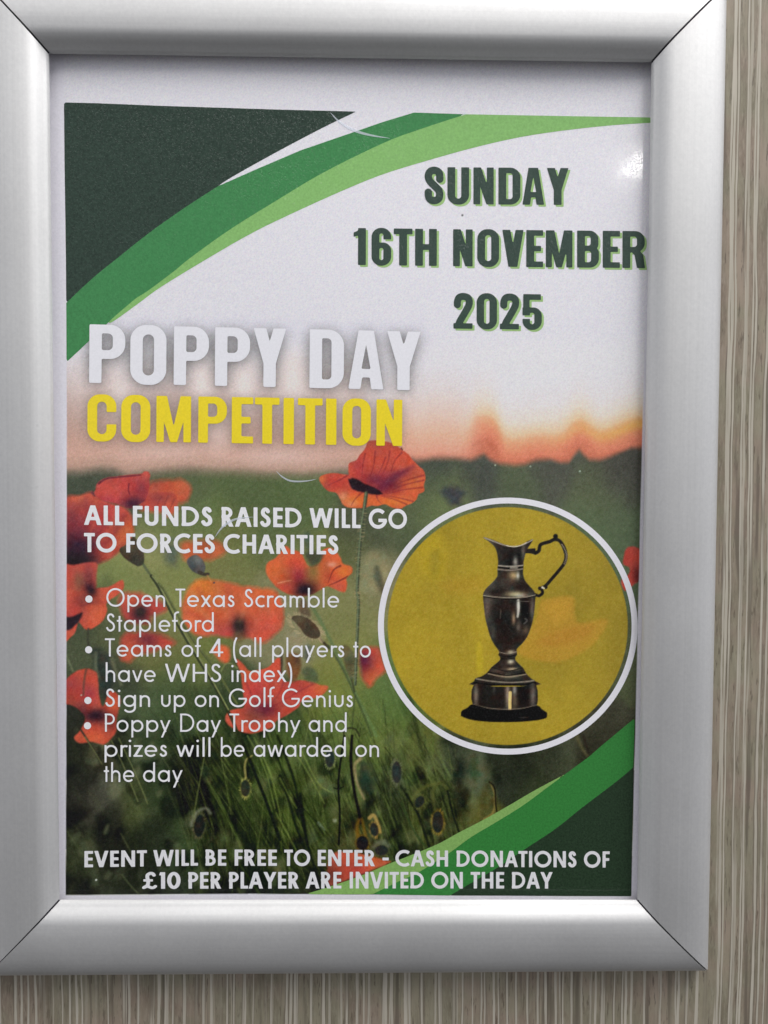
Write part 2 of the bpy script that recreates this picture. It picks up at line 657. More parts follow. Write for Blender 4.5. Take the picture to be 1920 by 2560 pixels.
# print area (the photograph printed on the sheet), with its slightly uneven edges
LEFT = [(160, 256), (164, 640), (166, 905), (167, 1280), (165.5, 1640), (165, 2100), (164.5, 2238)]
BOTTOM = [(164.5, 2237), (600, 2235), (811, 2236), (1129, 2239), (1578, 2240.5)]
RIGHT = [(1578, 2241), (1596, 1511), (1626, 285)]


def edge_x(y, P):
    P = sorted(P, key=lambda p: p[1])
    return np.interp(y, [p[1] for p in P], [p[0] for p in P])


AREA = smooth(-1.2, 1.2, X - edge_x(Y, LEFT)) * smooth(-1.2, 1.2, edge_x(Y, RIGHT) - X) * \
    smooth(-1.2, 1.2, np.interp(X, [p[0] for p in BOTTOM], [p[1] for p in BOTTOM]) - Y)


def vnoise(sx, sy, seed, octs=3):
    """smooth value noise over the sheet, cell sizes in reference pixels"""
    r = np.random.default_rng(seed)
    tot, amp, nrm = 0, 1.0, 0
    for o in range(octs):
        gx, gy = X / (sx / 2 ** o) + 100, Y / (sy / 2 ** o) + 100
        g = r.random((int(gy.max()) + 3, int(gx.max()) + 3))
        ix, iy = gx.astype(int), gy.astype(int)
        fx, fy = gx - ix, gy - iy
        fx, fy = fx * fx * (3 - 2 * fx), fy * fy * (3 - 2 * fy)
        v = (g[iy, ix] * (1 - fx) + g[iy, ix + 1] * fx) * (1 - fy) + (g[iy + 1, ix] * (1 - fx) + g[iy + 1, ix + 1] * fx) * fy
        tot, nrm = tot + amp * v, nrm + amp
        amp *= .5
    return tot / nrm - .5


TEX = vnoise(34, 60, 41, 4)
TEX2 = vnoise(16, 16, 43, 2) * 2


def blend(sl, a, col):
    IMG[sl] = IMG[sl] * (1 - a[..., None]) + np.asarray(col, float) * a[..., None]


def poly(P, col, blur=3.0, a=1.0, k=5, spots=(), pid=None, straight=False):
    """filled shape with a soft edge; spots = (x, y, rx, ry, colour, strength) blended inside it"""
    P = np.asarray(P, float) if straight else spl(P, True, k)
    m = blur + 4
    sl = box_of(P[:, 0].min() - m, P[:, 1].min() - m, P[:, 0].max() + m, P[:, 1].max() + m)
    if sl is None:
        return None
    x, y = X[sl], Y[sl]
    d = sd_poly(x, y, P)
    if not straight and blur > 1.45:
        d = d + TEX2[sl] * blur * .5
    al = smooth(blur, -blur, d) * a
    c = np.zeros(x.shape + (3,)) + np.asarray(col, float)
    for sx, sy, rx, ry, sc, st in spots:
        g = np.exp(-(((x - sx) / rx) ** 2 + ((y - sy) / ry) ** 2)) * st
        c = c * (1 - g[..., None]) + np.asarray(sc, float) * g[..., None]
    if not straight:
        c = c * (1 + TEX[sl] * .24)[..., None] + np.array([10, -4, -6]) * TEX2[sl][..., None]
    blend(sl, al, c)
    if pid is not None:
        v = ID[sl]
        v[(d < 0)] = pid
    return sl, al


def line(P, w0, w1, col, blur=1.5, a=1.0, clip=None, k=6, pid=None):
    P = spl(P, False, k) if len(P) > 2 else np.asarray(P, float)
    m = max(w0, w1) + blur + 3
    sl = box_of(P[:, 0].min() - m, P[:, 1].min() - m, P[:, 0].max() + m, P[:, 1].max() + m)
    if sl is None:
        return
    x, y = X[sl], Y[sl]
    best = np.full(x.shape, 1e9)
    n = len(P) - 1
    for i in range(n):
        ax, ay = P[i]
        ex, ey = P[i + 1] - P[i]
        l2 = ex * ex + ey * ey + 1e-9
        t = np.clip(((x - ax) * ex + (y - ay) * ey) / l2, 0, 1)
        w = (w0 + (w1 - w0) * (i + t) / n) / 2
        best = np.minimum(best, np.hypot(x - ax - ex * t, y - ay - ey * t) - w)
    al = smooth(blur, -blur, best) * a
    if clip is not None:
        cs, ca = clip
        full = np.zeros(X.shape)
        full[cs] = ca
        al = al * full[sl]
    blend(sl, al, col)
    if pid is not None:
        v = ID[sl]
        v[best < 0] = pid


# ---- the blurred field and sky
HOR = [(100, 1186), (200, 1184), (250, 1176), (285, 1178), (320, 1192), (400, 1184), (470, 1178), (640, 1186), (760, 1190), (900, 1180), (1000, 1152), (1032, 1150)] + \
    [tuple(p) for p in q5((0, 535), (60, 527), (120, 515), (250, 518), (380, 528), (430, 507), (470, 488), (510, 520), (580, 552), (680, 562), (750, 555), (830, 525), (930, 515),
                          (1000, 540), (1060, 535), (1105, 480), (1130, 458), (1160, 490), (1200, 518), (1270, 520), (1350, 500), (1430, 465), (1490, 437), (1560, 440), (1680, 442))]
hy = np.interp(X, [p[0] for p in HOR], [p[1] for p in HOR])
hs = np.interp(np.arange(0, 2000), [p[0] for p in HOR], [p[1] for p in HOR])
hk = np.exp(-.5 * (np.arange(-70, 71) / 24.0) ** 2)
hs = np.convolve(np.pad(hs, 70, 'edge'), hk / hk.sum(), 'valid')
hsm = np.interp(X, np.arange(len(hs)), hs)
up = hy - Y + vnoise(60, 30, 3, 2) * 6
ups = hsm - Y + vnoise(60, 30, 3, 2) * 8
LOWSKY = np.interp(X, [100, 1050, 1200, 1640], [0, 0, 1, 1])


def ramp_c(v, stops):
    p = [s[0] for s in stops]
    return np.stack([np.interp(v, p, [s[1][c] for s in stops]) for c in range(3)], -1)


cl = ramp_c(up, [(0, (150, 128, 112)), (18, (184, 150, 132)), (45, (203, 162, 145)), (80, (196, 158, 142)), (130, (188, 158, 146)), (190, (194, 172, 164)), (240, (206, 194, 192)), (300, (215, 212, 217)), (340, (217, 215, 220))])
bump1 = np.exp(-((X - 1212) / 40) ** 4) * 44 + np.exp(-((X - 1450) / 38) ** 2) * 26 + np.clip((X - 1500) / 100, 0, 1) * 12
ur = ups - bump1 * smooth(0, 50, ups + 10)
cr = ramp_c(ur, [(0, (196, 112, 86)), (14, (212, 126, 98)), (36, (222, 142, 108)), (56, (227, 164, 126)), (72, (230, 192, 158)), (100, (226, 208, 194)), (140, (221, 213, 212)), (200, (218, 216, 221))])
yel = np.clip((X - 1350) / 240, 0, 1) * np.exp(-((ur - 48) / 17) ** 2)
cr = cr * (1 - .75 * yel[..., None]) + np.array([222, 166, 84]) * .75 * yel[..., None]
mid = ramp_c(up, [(0, (196, 130, 108)), (20, (224, 158, 134)), (60, (224, 176, 150)), (110, (220, 192, 178)), (170, (216, 206, 204)), (240, (217, 214, 219))])
wl, wr = smooth(960, 860, X)[..., None], smooth(1130, 1230, X)[..., None]
sky = cl * wl + cr * wr + mid * np.clip(1 - wl - wr, 0, 1)
# soft upright pale blotches between the far trees
bl = np.zeros_like(X)
for bx, by, rx, ry, s in ((300, 985, 34, 60, .8), (506, 955, 34, 60, 1), (610, 965, 34, 60, 1), (735, 950, 44, 80, 1), (860, 1000, 30, 80, .5), (545, 1080, 45, 60, .45), (200, 960, 30, 60, .3), (690, 1140, 120, 26, .3), (420, 1130, 120, 24, .25)):
    bl = np.maximum(bl, s * np.exp(-(((X - bx) / rx) ** 2 + ((Y - by) / ry) ** 2)))
sky = sky * (1 - bl[..., None]) + np.array([228, 214, 209]) * bl[..., None]

FIELD = [(165, 1210, 70, 78, 62), (260, 1190, 62, 70, 56), (300, 1215, 78, 82, 64), (460, 1205, 78, 86, 62), (600, 1220, 84, 98, 62), (720, 1260, 88, 104, 65), (1050, 1180, 66, 72, 64), (1200, 1180, 72, 76, 68), (1400, 1180, 78, 80, 70), (1560, 1180, 70, 70, 62),
         (480, 1260, 100, 116, 70), (1090, 1240, 102, 114, 74), (1300, 1230, 84, 94, 70), (1500, 1240, 86, 94, 68), (1560, 1300, 82, 96, 70), (1480, 1330, 84, 100, 70),
         (430, 1330, 104, 114, 70), (600, 1350, 98, 106, 62), (700, 1330, 88, 100, 64), (920, 1330, 76, 82, 62), (1000, 1290, 84, 94, 66),
         (380, 1400, 142, 142, 92), (450, 1440, 124, 132, 78), (560, 1400, 120, 122, 74), (760, 1420, 122, 128, 74), (930, 1450, 132, 128, 94), (890, 1400, 92, 98, 62),
         (350, 1450, 118, 128, 74), (440, 1500, 128, 132, 78), (830, 1520, 124, 126, 80), (900, 1520, 127, 127, 82), (720, 1500, 128, 126, 90),
         (270, 1590, 86, 92, 60), (720, 1580, 130, 128, 92), (860, 1600, 122, 125, 76), (190, 1560, 70, 78, 56),
         (180, 1640, 74, 82, 58), (400, 1660, 100, 106, 58), (480, 1690, 106, 114, 62), (860, 1650, 126, 128, 64), (960, 1700, 92, 112, 64), (380, 1610, 104, 104, 64),
         (300, 1720, 60, 66, 52), (420, 1720, 72, 88, 58), (500, 1760, 62, 76, 52), (850, 1720, 114, 122, 64), (1000, 1760, 74, 98, 56),
         (170, 1800, 48, 50, 42), (330, 1780, 78, 90, 64), (420, 1790, 56, 68, 48), (640, 1800, 62, 74, 50), (900, 1800, 92, 104, 60), (1020, 1830, 98, 102, 58),
         (200, 1900, 46, 50, 38), (250, 1880, 70, 68, 50), (330, 1900, 58, 70, 46), (420, 1880, 62, 80, 50), (480, 1920, 30, 32, 26), (560, 1900, 58, 66, 44), (700, 1900, 84, 100, 58), (800, 1920, 72, 84, 54), (900, 1880, 92, 102, 58), (1000, 1890, 68, 76, 58), (1060, 1880, 92, 96, 58), (1150, 1900, 74, 80, 64), (1250, 1920, 58, 62, 50), (1400, 1900, 68, 72, 58), (1480, 1880, 62, 62, 50),
         (180, 1960, 40, 42, 36), (200, 1990, 78, 78, 66), (270, 1990, 94, 96, 80), (340, 1990, 84, 94, 54), (400, 2000, 58, 76, 48), (470, 2000, 36, 34, 28), (560, 2000, 50, 58, 40), (640, 2000, 72, 86, 50), (720, 1990, 76, 86, 50), (830, 1980, 74, 88, 54), (900, 1960, 88, 94, 68), (960, 1950, 66, 74, 58), (1060, 1960, 76, 82, 54), (1180, 1960, 82, 90, 70), (1260, 1960, 50, 54, 46), (1340, 1990, 60, 66, 50),
         (180, 2040, 34, 32, 30), (230, 2030, 72, 70, 60), (280, 2060, 52, 54, 44), (350, 2040, 88, 98, 54), (400, 2080, 46, 54, 42), (450, 2080, 78, 96, 60), (510, 2060, 36, 38, 30), (600, 2040, 54, 62, 42), (700, 2060, 72, 84, 46), (800, 2060, 70, 82, 50), (880, 2050, 88, 94, 58), (960, 2060, 58, 64, 48), (1040, 2080, 72, 74, 46), (1110, 2080, 62, 68, 46), (1200, 2040, 86, 86, 50),
         (200, 2130, 62, 70, 46), (280, 2120, 46, 48, 38), (380, 2120, 48, 56, 38), (450, 2130, 72, 92, 62), (520, 2100, 30, 30, 26), (560, 2130, 60, 68, 46), (640, 2110, 44, 52, 36), (720, 2120, 58, 68, 40), (800, 2110, 58, 66, 42), (900, 2120, 72, 68, 42), (1000, 2110, 52, 62, 46),
         (180, 2210, 42, 46, 36), (260, 2180, 56, 62, 46), (350, 2180, 50, 56, 42), (420, 2190, 48, 56, 46), (500, 2170, 56, 64, 44), (580, 2200, 38, 42, 34), (660, 2190, 38, 46, 34), (740, 2190, 50, 58, 40), (800, 2200, 40, 40, 32)]
num = np.zeros_like(IMG)
den = np.zeros_like(X)
wx_, wy_ = X + vnoise(70, 90, 5) * 60, Y + vnoise(70, 90, 6) * 80
for fx, fy, r_, g_, b_ in FIELD:
    sg = 52 if fy < 1850 else 38
    w = np.exp(-((wx_ - fx) / sg) ** 2 - ((wy_ - fy) / (sg * 1.1)) ** 2) + 1e-7 / (1 + ((X - fx) / 100) ** 2 + ((Y - fy) / 100) ** 2)
    num += w[..., None] * np.array([r_, g_, b_], float)
    den += w
field = num / den[..., None]
field *= (1 + .34 * vnoise(46, 110, 8)[..., None] * smooth(1500, 1900, Y)[..., None] + .10 * vnoise(120, 60, 9)[..., None])
softness = np.interp(X, [100, 900, 1060, 1640], [20, 22, 13, 10])
fmix = np.clip(.5 - up / (2 * softness), 0, 1)
fmix = (fmix * fmix * (3 - 2 * fmix))[..., None]
scene_img = sky * (1 - fmix) + field * fmix
top_white = smooth(820, 900, Y)[..., None]
scene_img = np.array([214, 212.5, 221.]) * (1 - top_white) + scene_img * top_white
IMG[:] = IMG * (1 - AREA[..., None]) + scene_img * AREA[..., None]
ID[AREA > .5] = 1
# dark soft-edged patch on the plain field
poly(q5((180, 740), (260, 700), (330, 750), (310, 830), (250, 850), (220, 800)), (58, 58, 66), 14, .85)

# ---- grass blades, stems leaning to the left going up
for i in range(330):
    bx, by = random.uniform(180, 1180), random.uniform(1900, 2260)
    ln = random.uniform(80, 330)
    le = .34 + .5 * math.sin(bx / 71 + 1.3) * math.sin(by / 93) * .7 + random.gauss(0, .12)
    if by - ln < 1700:
        ln = by - 1700 - random.uniform(0, 60)
    if ln < 40:
        continue
    tx, ty = bx - ln * le, by - ln
    cx_, cy_ = (bx + tx) / 2 + random.uniform(-8, 8), (by + ty) / 2
    bright = random.random()
    if bright < .55:
        colr = np.array([92, 108, 60]) * random.uniform(.6, 1.12)
    else:
        colr = np.array([40, 48, 34]) * random.uniform(.7, 1.2)
    shade_l = .3 if bx < 520 else 1.0
    line([(bx, by), (cx_, cy_), (tx, ty)], random.uniform(2, 9), random.uniform(1, 4), colr, random.choice([1.5, 2.5, 5, 9, 12]), random.uniform(.12, .5) * shade_l)
for i in range(640):
    bx, by = random.uniform(470, 1170), random.uniform(1880, 2260)
    ln = random.uniform(40, 240)
    le = .34 + .35 * math.sin(bx / 83 + .5) * math.sin(by / 77 + 1) + random.gauss(0, .2)
    if by - ln < 1740:
        continue
    tx, ty = bx - ln * le, by - ln
    colr = (np.array([118, 130, 76]) if random.random() < .55 else np.array([30, 34, 24])) * random.uniform(.75, 1.1)
    line([(bx, by), ((bx + tx) / 2 + random.uniform(-5, 5), (by + ty) / 2), (tx, ty)], random.uniform(1.5, 3.6), random.uniform(1, 2), colr, random.choice([1.4, 2, 3]), random.uniform(.10, .42))
for i in range(300):
    bx, by = random.uniform(165, 1250), random.uniform(1820, 2235)
    r_ = random.uniform(8, 30)
    bright = random.random() < .5
    colr = (np.array([112, 118, 84]) if bright else np.array([26, 28, 25])) * random.uniform(.75, 1.1)
    e_ = random.uniform(.35, .7)
    an = random.uniform(-.6, 1.0)
    poly([(bx + r_ * (e_ * math.cos(a) * math.cos(an) - math.sin(a) * math.sin(an)), by + r_ * (e_ * math.cos(a) * math.sin(an) + math.sin(a) * math.cos(an))) for a in np.linspace(0, 6.283, 8, endpoint=False)], colr, random.uniform(5, 14), random.uniform(.15, .5), k=3)
for i in range(60):
    bx, by = random.uniform(840, 1150), random.uniform(1760, 2000)
    ln = random.uniform(60, 200)
    tx, ty = bx - ln * random.uniform(.3, .6), by - ln
    line([(bx, by), ((bx + tx) / 2, (by + ty) / 2), (tx, ty)], random.uniform(3, 12), random.uniform(2, 5), np.array([108, 128, 74]) * random.uniform(.75, 1.1), random.choice([4, 8, 12]), random.uniform(.15, .4))

# ---- poppies
PARTS = {}


def pid_of(name, label=None):
    k = len(PARTS) + 2
    PARTS[k] = (name, label)
    return k


def sp(q, x, y, r, col, s=1.0, ry=None):
    p = q((x, y))[0]
    return (p[0], p[1], r * q.s, (ry or r) * q.s, col, s)


def veins(cl_, q, pairs, col, w=4, a=.5):
    for P in pairs:
        line(q(*P), w, 1.2, col, 1.8, a, clip=cl_)


# blurred ones first
poly(qa((1040, 920), (1200, 905), (1330, 905), (1400, 960), (1390, 1010), (1280, 1062), (1180, 1072), (1060, 1060)), (214, 94, 52), 10, .95, spots=[sp(qa, 1240, 900, 120, (190, 84, 48), .6)], pid=pid_of('poppy', 'small blurred orange poppy behind the lettering'))
poly(qa((880, 900), (960, 900), (1020, 1000), (1010, 1090), (960, 1110), (900, 1040)), (74, 84, 78), 16, .7)
poly(qc((530, 170), (620, 140), (740, 150), (900, 240), (915, 290), (800, 330), (760, 400), (600, 380), (540, 300)), (204, 74, 58), 9, 1,
     spots=[sp(qc, 690, 320, 90, (112, 36, 46), .8), sp(qc, 700, 300, 52, (60, 48, 42), .9), sp(qc, 620, 170, 80, (220, 100, 60), .7)], pid=pid_of('poppy', 'blurred red poppy with a dark centre beside the bullet list'))
poly(qc((570, 480), (740, 462), (900, 500), (985, 560), (900, 600), (700, 650), (610, 715), (540, 690), (530, 600)), (206, 76, 55), 9, 1,
     spots=[sp(qc, 760, 530, 95, (128, 46, 54), .85, 60), sp(qc, 620, 640, 90, (222, 102, 56), .6)], pid=pid_of('poppy', 'blurred red poppy low in the bullet list'))
big = list(qc((1045, 270), (1065, 165), (1130, 60), (1215, 22), (1330, 32), (1480, 70))) + list(qd((332, 95), (450, 108), (520, 150), (553, 230), (562, 330), (540, 430), (470, 500), (380, 560), (280, 520), (130, 520), (0, 490))) + list(qc((1200, 500), (1120, 470), (1055, 380)))
poly(big, (221, 96, 57), 7, 1, spots=[sp(qc, 1200, 90, 170, (226, 126, 46), .8), sp(qd, 120, 470, 180, (206, 70, 66), .75, 90), sp(qd, 430, 430, 150, (208, 72, 60), .6), sp(qd, 400, 130, 120, (226, 106, 52), .6),
                                       sp(qd, 190, 430, 95, (140, 50, 46), .75), sp(qd, 190, 410, 52, (42, 40, 38), 1.0, 70)], pid=pid_of('poppy', 'large blurred orange poppy behind the first bullet'))
poly(qd((150, 470), (220, 470), (250, 530), (180, 560), (120, 530)), (100, 88, 50), 10, .5)
for P_f in (((1180, 110), (1240, 220), (1330, 360)), ((1420, 80), (1440, 220), (1470, 340)), ((1100, 300), (1220, 360), (1360, 420))):
    line(qc(*P_f), 13, 5, (198, 70, 54), 9, .35)
for P_f in (((1130, 130), (1180, 250), (1290, 380)), ((1330, 60), (1370, 200), (1420, 330)), ((1560, 160), (1560, 280), (1520, 380))):
    line(qc(*P_f), 12, 5, (236, 132, 84), 9, .35)
poly(qc((1290, 600), (1400, 575), (1445, 640), (1425, 725), (1360, 700)), (214, 96, 60), 6, .9)
poly(qd((1185, 690), (1192, 620), (1250, 590), (1340, 598), (1380, 680), (1405, 760), (1392, 800), (1330, 850), (1285, 922), (1232, 885), (1205, 800)), (214, 82, 55), 8, 1,
     spots=[sp(qd, 1225, 700, 75, (112, 36, 60), .9, 100), sp(qd, 1300, 850, 70, (222, 106, 56), .6)], pid=pid_of('poppy', 'blurred poppy cut by the left edge of the round badge'))
poly([(1566, 1372), (1590, 1368), (1604, 1385), (1604, 1440), (1585, 1462), (1562, 1476), (1554, 1452), (1570, 1438), (1574, 1420), (1558, 1408)], (203, 70, 52), 3, 1,
     spots=[(1595, 1440, 14, 22, (110, 34, 36), .7)], pid=pid_of('poppy', 'sliver of a red poppy right of the round badge'))
poly(qf((720, 1110), (760, 985), (900, 962), (1100, 1000), (1200, 1028), (1245, 1050), (1100, 1112), (900, 1192), (750, 1245), (718, 1190)), (206, 82, 54), 4, 1,
     spots=[sp(qf, 740, 1150, 110, (110, 50, 38), .8), sp(qf, 1080, 1020, 120, (222, 104, 46), .7), sp(qf, 980, 1120, 100, (196, 62, 58), .6)], pid=pid_of('poppy', 'orange poppy behind the bottom lettering'))
# huge left one
poly(qa((60, 590), (200, 522), (280, 500), (330, 520), (430, 580), (560, 620), (620, 680), (650, 790), (640, 870), (590, 930), (520, 1000), (430, 1060), (330, 1100), (200, 1112), (60, 1100)), (205, 78, 58), 6, 1,
     spots=[sp(qa, 150, 800, 200, (140, 46, 54), .8), sp(qa, 190, 950, 200, (72, 28, 44), .9, 130), sp(qa, 420, 720, 130, (206, 62, 60), .7), sp(qa, 600, 850, 110, (222, 104, 46), .8), sp(qa, 450, 1020, 100, (210, 76, 52), .7),
            sp(qa, 160, 1070, 170, (30, 20, 26), 1.0, 70), sp(qa, 200, 545, 140, (216, 96, 60), .7, 40)], pid=pid_of('poppy', 'large dark-hearted red poppy at the left edge of the print'))
for P_f in (((420, 620), (400, 760), (330, 900)), ((560, 700), (500, 820), (400, 940)), ((250, 560), (260, 700), (230, 860))):
    line(qa(*P_f), 14, 6, (150, 50, 52), 8, .4)
for P_f in (((500, 640), (460, 780), (380, 900)), ((600, 800), (540, 900), (440, 1000)), ((330, 580), (330, 700), (290, 820))):
    line(qa(*P_f), 10, 4, (226, 108, 70), 7, .35)
s2 = poly(qa((700, 640), (720, 550), (760, 440), (850, 408), (960, 393), (1050, 400), (1105, 450), (1112, 510), (1080, 570), (1010, 600), (1000, 640), (950, 690), (860, 672)), (214, 86, 54), 9, 1, spots=[sp(qa, 1030, 420, 90, (224, 104, 60), .6), sp(qa, 830, 470, 110, (196, 78, 60), .5)], pid=pid_of('poppy', 'double red poppy with a dark throat above the charity lettering'))
PD = len(PARTS) + 1
c1 = poly(qa((740, 520), (780, 505), (880, 497), (975, 510), (1005, 560), (1000, 620), (955, 662), (860, 652), (720, 640), (700, 590)), (200, 74, 56), 2.5, 1, spots=[sp(qa, 860, 560, 120, (160, 62, 56), .8, 50), sp(qa, 960, 610, 70, (214, 92, 60), .7)], pid=PD)
veins(c1, qa, [((870, 540), (820, 640)), ((930, 530), (880, 650)), ((980, 560), (940, 650))], (140, 50, 48), 5, .4)
c1 = poly(qa((315, 515), (330, 470), (340, 430), (380, 395), (440, 375), (560, 360), (650, 350), (710, 345), (730, 328), (765, 330), (782, 360), (772, 400), (778, 440), (765, 500), (745, 560), (700, 595), (640, 630), (590, 632), (540, 605), (430, 580), (365, 560)), (207, 74, 62), 2, 1,
          spots=[sp(qa, 640, 590, 110, (84, 34, 52), .95, 60), sp(qa, 700, 480, 90, (150, 50, 56), .8), sp(qa, 430, 460, 120, (216, 82, 64), .6), sp(qa, 420, 560, 90, (176, 56, 66), .6, 40), sp(qa, 745, 360, 40, (214, 92, 70), .6), sp(qa, 620, 420, 80, (200, 66, 58), .5)], pid=PD)
line(qa((355, 425), (410, 390), (470, 378), (600, 366), (700, 356)), 6, 3, (112, 40, 50), 2, .75, clip=c1)
line(qa((605, 430), (600, 480), (612, 520)), 4, 2, (120, 36, 46), 2, .7, clip=c1)
line(qa((300, 500), (320, 530)), 7, 3, (110, 44, 54), 2.5, .7)
# left pair below
P4 = pid_of('poppy', 'ragged red poppy at the left edge beside the first bullet')
poly(qa((60, 1120), (150, 1100), (330, 1085), (332, 1200), (335, 1330), (320, 1420), (60, 1440)), (212, 80, 58), 4, 1, spots=[sp(qa, 260, 1180, 60, (166, 62, 60), .8, 120), sp(qa, 130, 1150, 100, (214, 84, 70), .6), sp(qa, 190, 1240, 50, (150, 92, 60), .6, 90), sp(qa, 280, 1300, 50, (70, 32, 42), .9, 60)], pid=P4)
c1 = poly(qc((60, 120), (180, 130), (330, 100), (440, 90), (545, 33), (562, 90), (520, 150), (422, 220), (424, 290), (385, 375), (300, 437), (240, 440), (200, 392), (182, 385), (168, 440), (130, 500), (60, 525)), (217, 84, 56), 2.5, 1,
          spots=[sp(qc, 290, 110, 50, (52, 30, 38), .95, 70), sp(qc, 200, 210, 80, (150, 56, 52), .6), sp(qc, 130, 330, 100, (200, 62, 56), .7), sp(qc, 350, 320, 80, (226, 98, 58), .7), sp(qc, 300, 220, 120, (180, 74, 60), .5, 18)], pid=P4)
poly(qc((60, 350), (130, 340), (205, 305), (215, 325), (170, 395), (110, 445), (60, 430)), (46, 26, 34), 4, .95)
line(qc((300, 215), (250, 235), (200, 250)), 5, 2, (140, 50, 48), 2, .6)
line(qc((268, 440), (264, 520), (270, 580)), 5, 6, (58, 58, 46), 2.5, .9)
poly(qc((300, 600), (420, 640), (470, 700), (470, 900), (420, 1040), (370, 960), (340, 800)), (46, 50, 44), 12, .85)
line(qc((330, 640), (330, 760), (350, 840)), 8, 5, (134, 138, 104), 5, .5)
line(qc((460, 690), (500, 800), (540, 900)), 9, 5, (140, 140, 100), 6, .5)
line(qc((85, 660), (140, 790)), 4, 4, (140, 150, 110), 3, .5)
P9 = pid_of('poppy', 'red poppy with a near-black heart at the lower left edge')
c1 = poly(qc((60, 900), (140, 808), (240, 768), (330, 800), (348, 880), (352, 980), (380, 1075), (402, 1060), (440, 960), (490, 962), (532, 1020), (522, 1090), (505, 1180), (500, 1290), (460, 1345), (400, 1397), (300, 1377), (200, 1389), (148, 1340), (200, 1280), (240, 1180), (190, 1110), (120, 1065), (60, 1050)), (212, 78, 53), 3, 1,
          spots=[sp(qc, 120, 900, 90, (186, 62, 62), .7), sp(qc, 270, 980, 80, (176, 50, 60), .7), sp(qc, 330, 1160, 130, (64, 26, 36), 1.0, 62), sp(qc, 200, 1110, 70, (110, 40, 44), .6), sp(qc, 480, 1060, 60, (222, 92, 46), .7), sp(qc, 300, 1340, 120, (222, 100, 56), .7, 50), sp(qc, 460, 1230, 60, (120, 44, 38), .6)], pid=P9)
line(qc((250, 770), (230, 890), (228, 990)), 6, 4, (110, 70, 52), 3, .7, clip=c1)
line(qc((180, 1240), (280, 1390), (370, 1530)), 5, 4, (50, 50, 40), 2, .8)
# the pair under CHARITIES
P7 = pid_of('poppy', 'orange double poppy under the word charities')
c1 = poly(qb((80, 1140), (100, 1080), (170, 1040), (240, 948), (290, 975), (370, 1000), (405, 1060), (440, 1110), (500, 1100), (540, 1060), (545, 990), (600, 960), (650, 980), (700, 1040), (720, 1090), (790, 1118), (797, 1170), (752, 1212), (757, 1260), (742, 1322), (700, 1322), (600, 1282), (540, 1306), (468, 1346), (388, 1366), (268, 1346), (188, 1304), (108, 1214)), (222, 92, 50), 2.5, 1,
          spots=[sp(qb, 470, 1160, 70, (150, 106, 54), .9, 110), sp(qb, 350, 1190, 60, (150, 46, 66), .8, 90), sp(qb, 400, 1310, 110, (50, 26, 36), 1.0, 70), sp(qb, 330, 1100, 80, (216, 76, 56), .7), sp(qb, 150, 1150, 80, (226, 106, 52), .6), sp(qb, 250, 1290, 90, (206, 72, 60), .7, 40),
                 sp(qb, 630, 1100, 40, (236, 150, 122), .8, 24), sp(qb, 620, 1200, 50, (196, 70, 44), .7), sp(qb, 730, 1160, 60, (228, 116, 44), .7), sp(qb, 690, 1270, 60, (214, 82, 66), .6)], pid=P7)
veins(c1, qb, [((700, 1110), (640, 1150), (600, 1250)), ((760, 1200), (680, 1240), (600, 1275))], (130, 44, 40), 5, .7)
line(qb((180, 1255), (240, 1240), (290, 1232)), 4, 2, (238, 150, 110), 2, .6, clip=c1)
poly(qb((408, 1000), (545, 1000), (540, 1060), (500, 1100), (440, 1100)), (56, 60, 50), 8, .8)
poly(qb((400, 860), (450, 850), (460, 980), (410, 980)), (64, 78, 70), 12, .7)
# pale out-of-focus heads to the right of them
poly(qb((880, 1050), (940, 990), (1020, 985), (1090, 1040), (1130, 1120), (1080, 1260), (1000, 1340), (900, 1330), (870, 1200)), (150, 146, 108), 14, .75)
poly(qb((990, 1120), (1020, 1130), (1060, 1230), (1080, 1330), (1030, 1340), (990, 1220)), (74, 74, 58), 9, .8)
# mid lower one
P8 = pid_of('poppy', 'wide orange poppy behind the sign up line')
c1 = poly(qd((165, 690), (230, 738), (280, 790), (390, 772), (450, 740), (500, 682), (537, 690), (542, 800), (560, 862), (600, 880), (700, 865), (800, 882), (860, 905), (922, 915), (920, 945), (860, 1000), (710, 1040), (690, 1080), (630, 1130), (500, 1205), (480, 1250), (330, 1302), (240, 1300), (120, 1252), (78, 1190), (100, 1130), (170, 1100), (232, 1080), (215, 900), (200, 800)), (216, 82, 55), 2.5, 1,
          spots=[sp(qd, 400, 1110, 130, (116, 40, 60), .95, 70), sp(qd, 300, 1160, 110, (150, 70, 50), .7, 60), sp(qd, 330, 950, 120, (200, 60, 62), .6), sp(qd, 250, 800, 70, (226, 100, 54), .7), sp(qd, 640, 960, 120, (200, 62, 60), .6), sp(qd, 880, 930, 60, (228, 104, 52), .8), sp(qd, 560, 1150, 80, (206, 74, 50), .6), sp(qd, 120, 1200, 60, (206, 84, 60), .6), sp(qd, 500, 740, 50, (216, 82, 60), .6)], pid=P8)
veins(c1, qd, [((560, 880), (520, 980), (430, 1090)), ((800, 900), (650, 980), (480, 1080)), ((240, 850), (290, 980), (350, 1090))], (150, 46, 52), 6, .35)
poly(qd((580, 750), (590, 655), (640, 640), (685, 655), (702, 720), (690, 820), (640, 882), (600, 830)), (120, 80, 46), 6, .95, spots=[sp(qd, 670, 700, 40, (74, 54, 40), .8)], pid=pid_of('seed_head', 'brown seed head beside the word index'))
line(qd((540, 650), (545, 720), (540, 800)), 7, 4, (54, 44, 34), 3, .8)
poly(qd((720, 780), (780, 750), (830, 800), (850, 870), (760, 870), (725, 840)), (72, 82, 62), 8, .7)
poly(qd((730, 600), (780, 590), (780, 690), (740, 690)), (70, 78, 76), 8, .7)
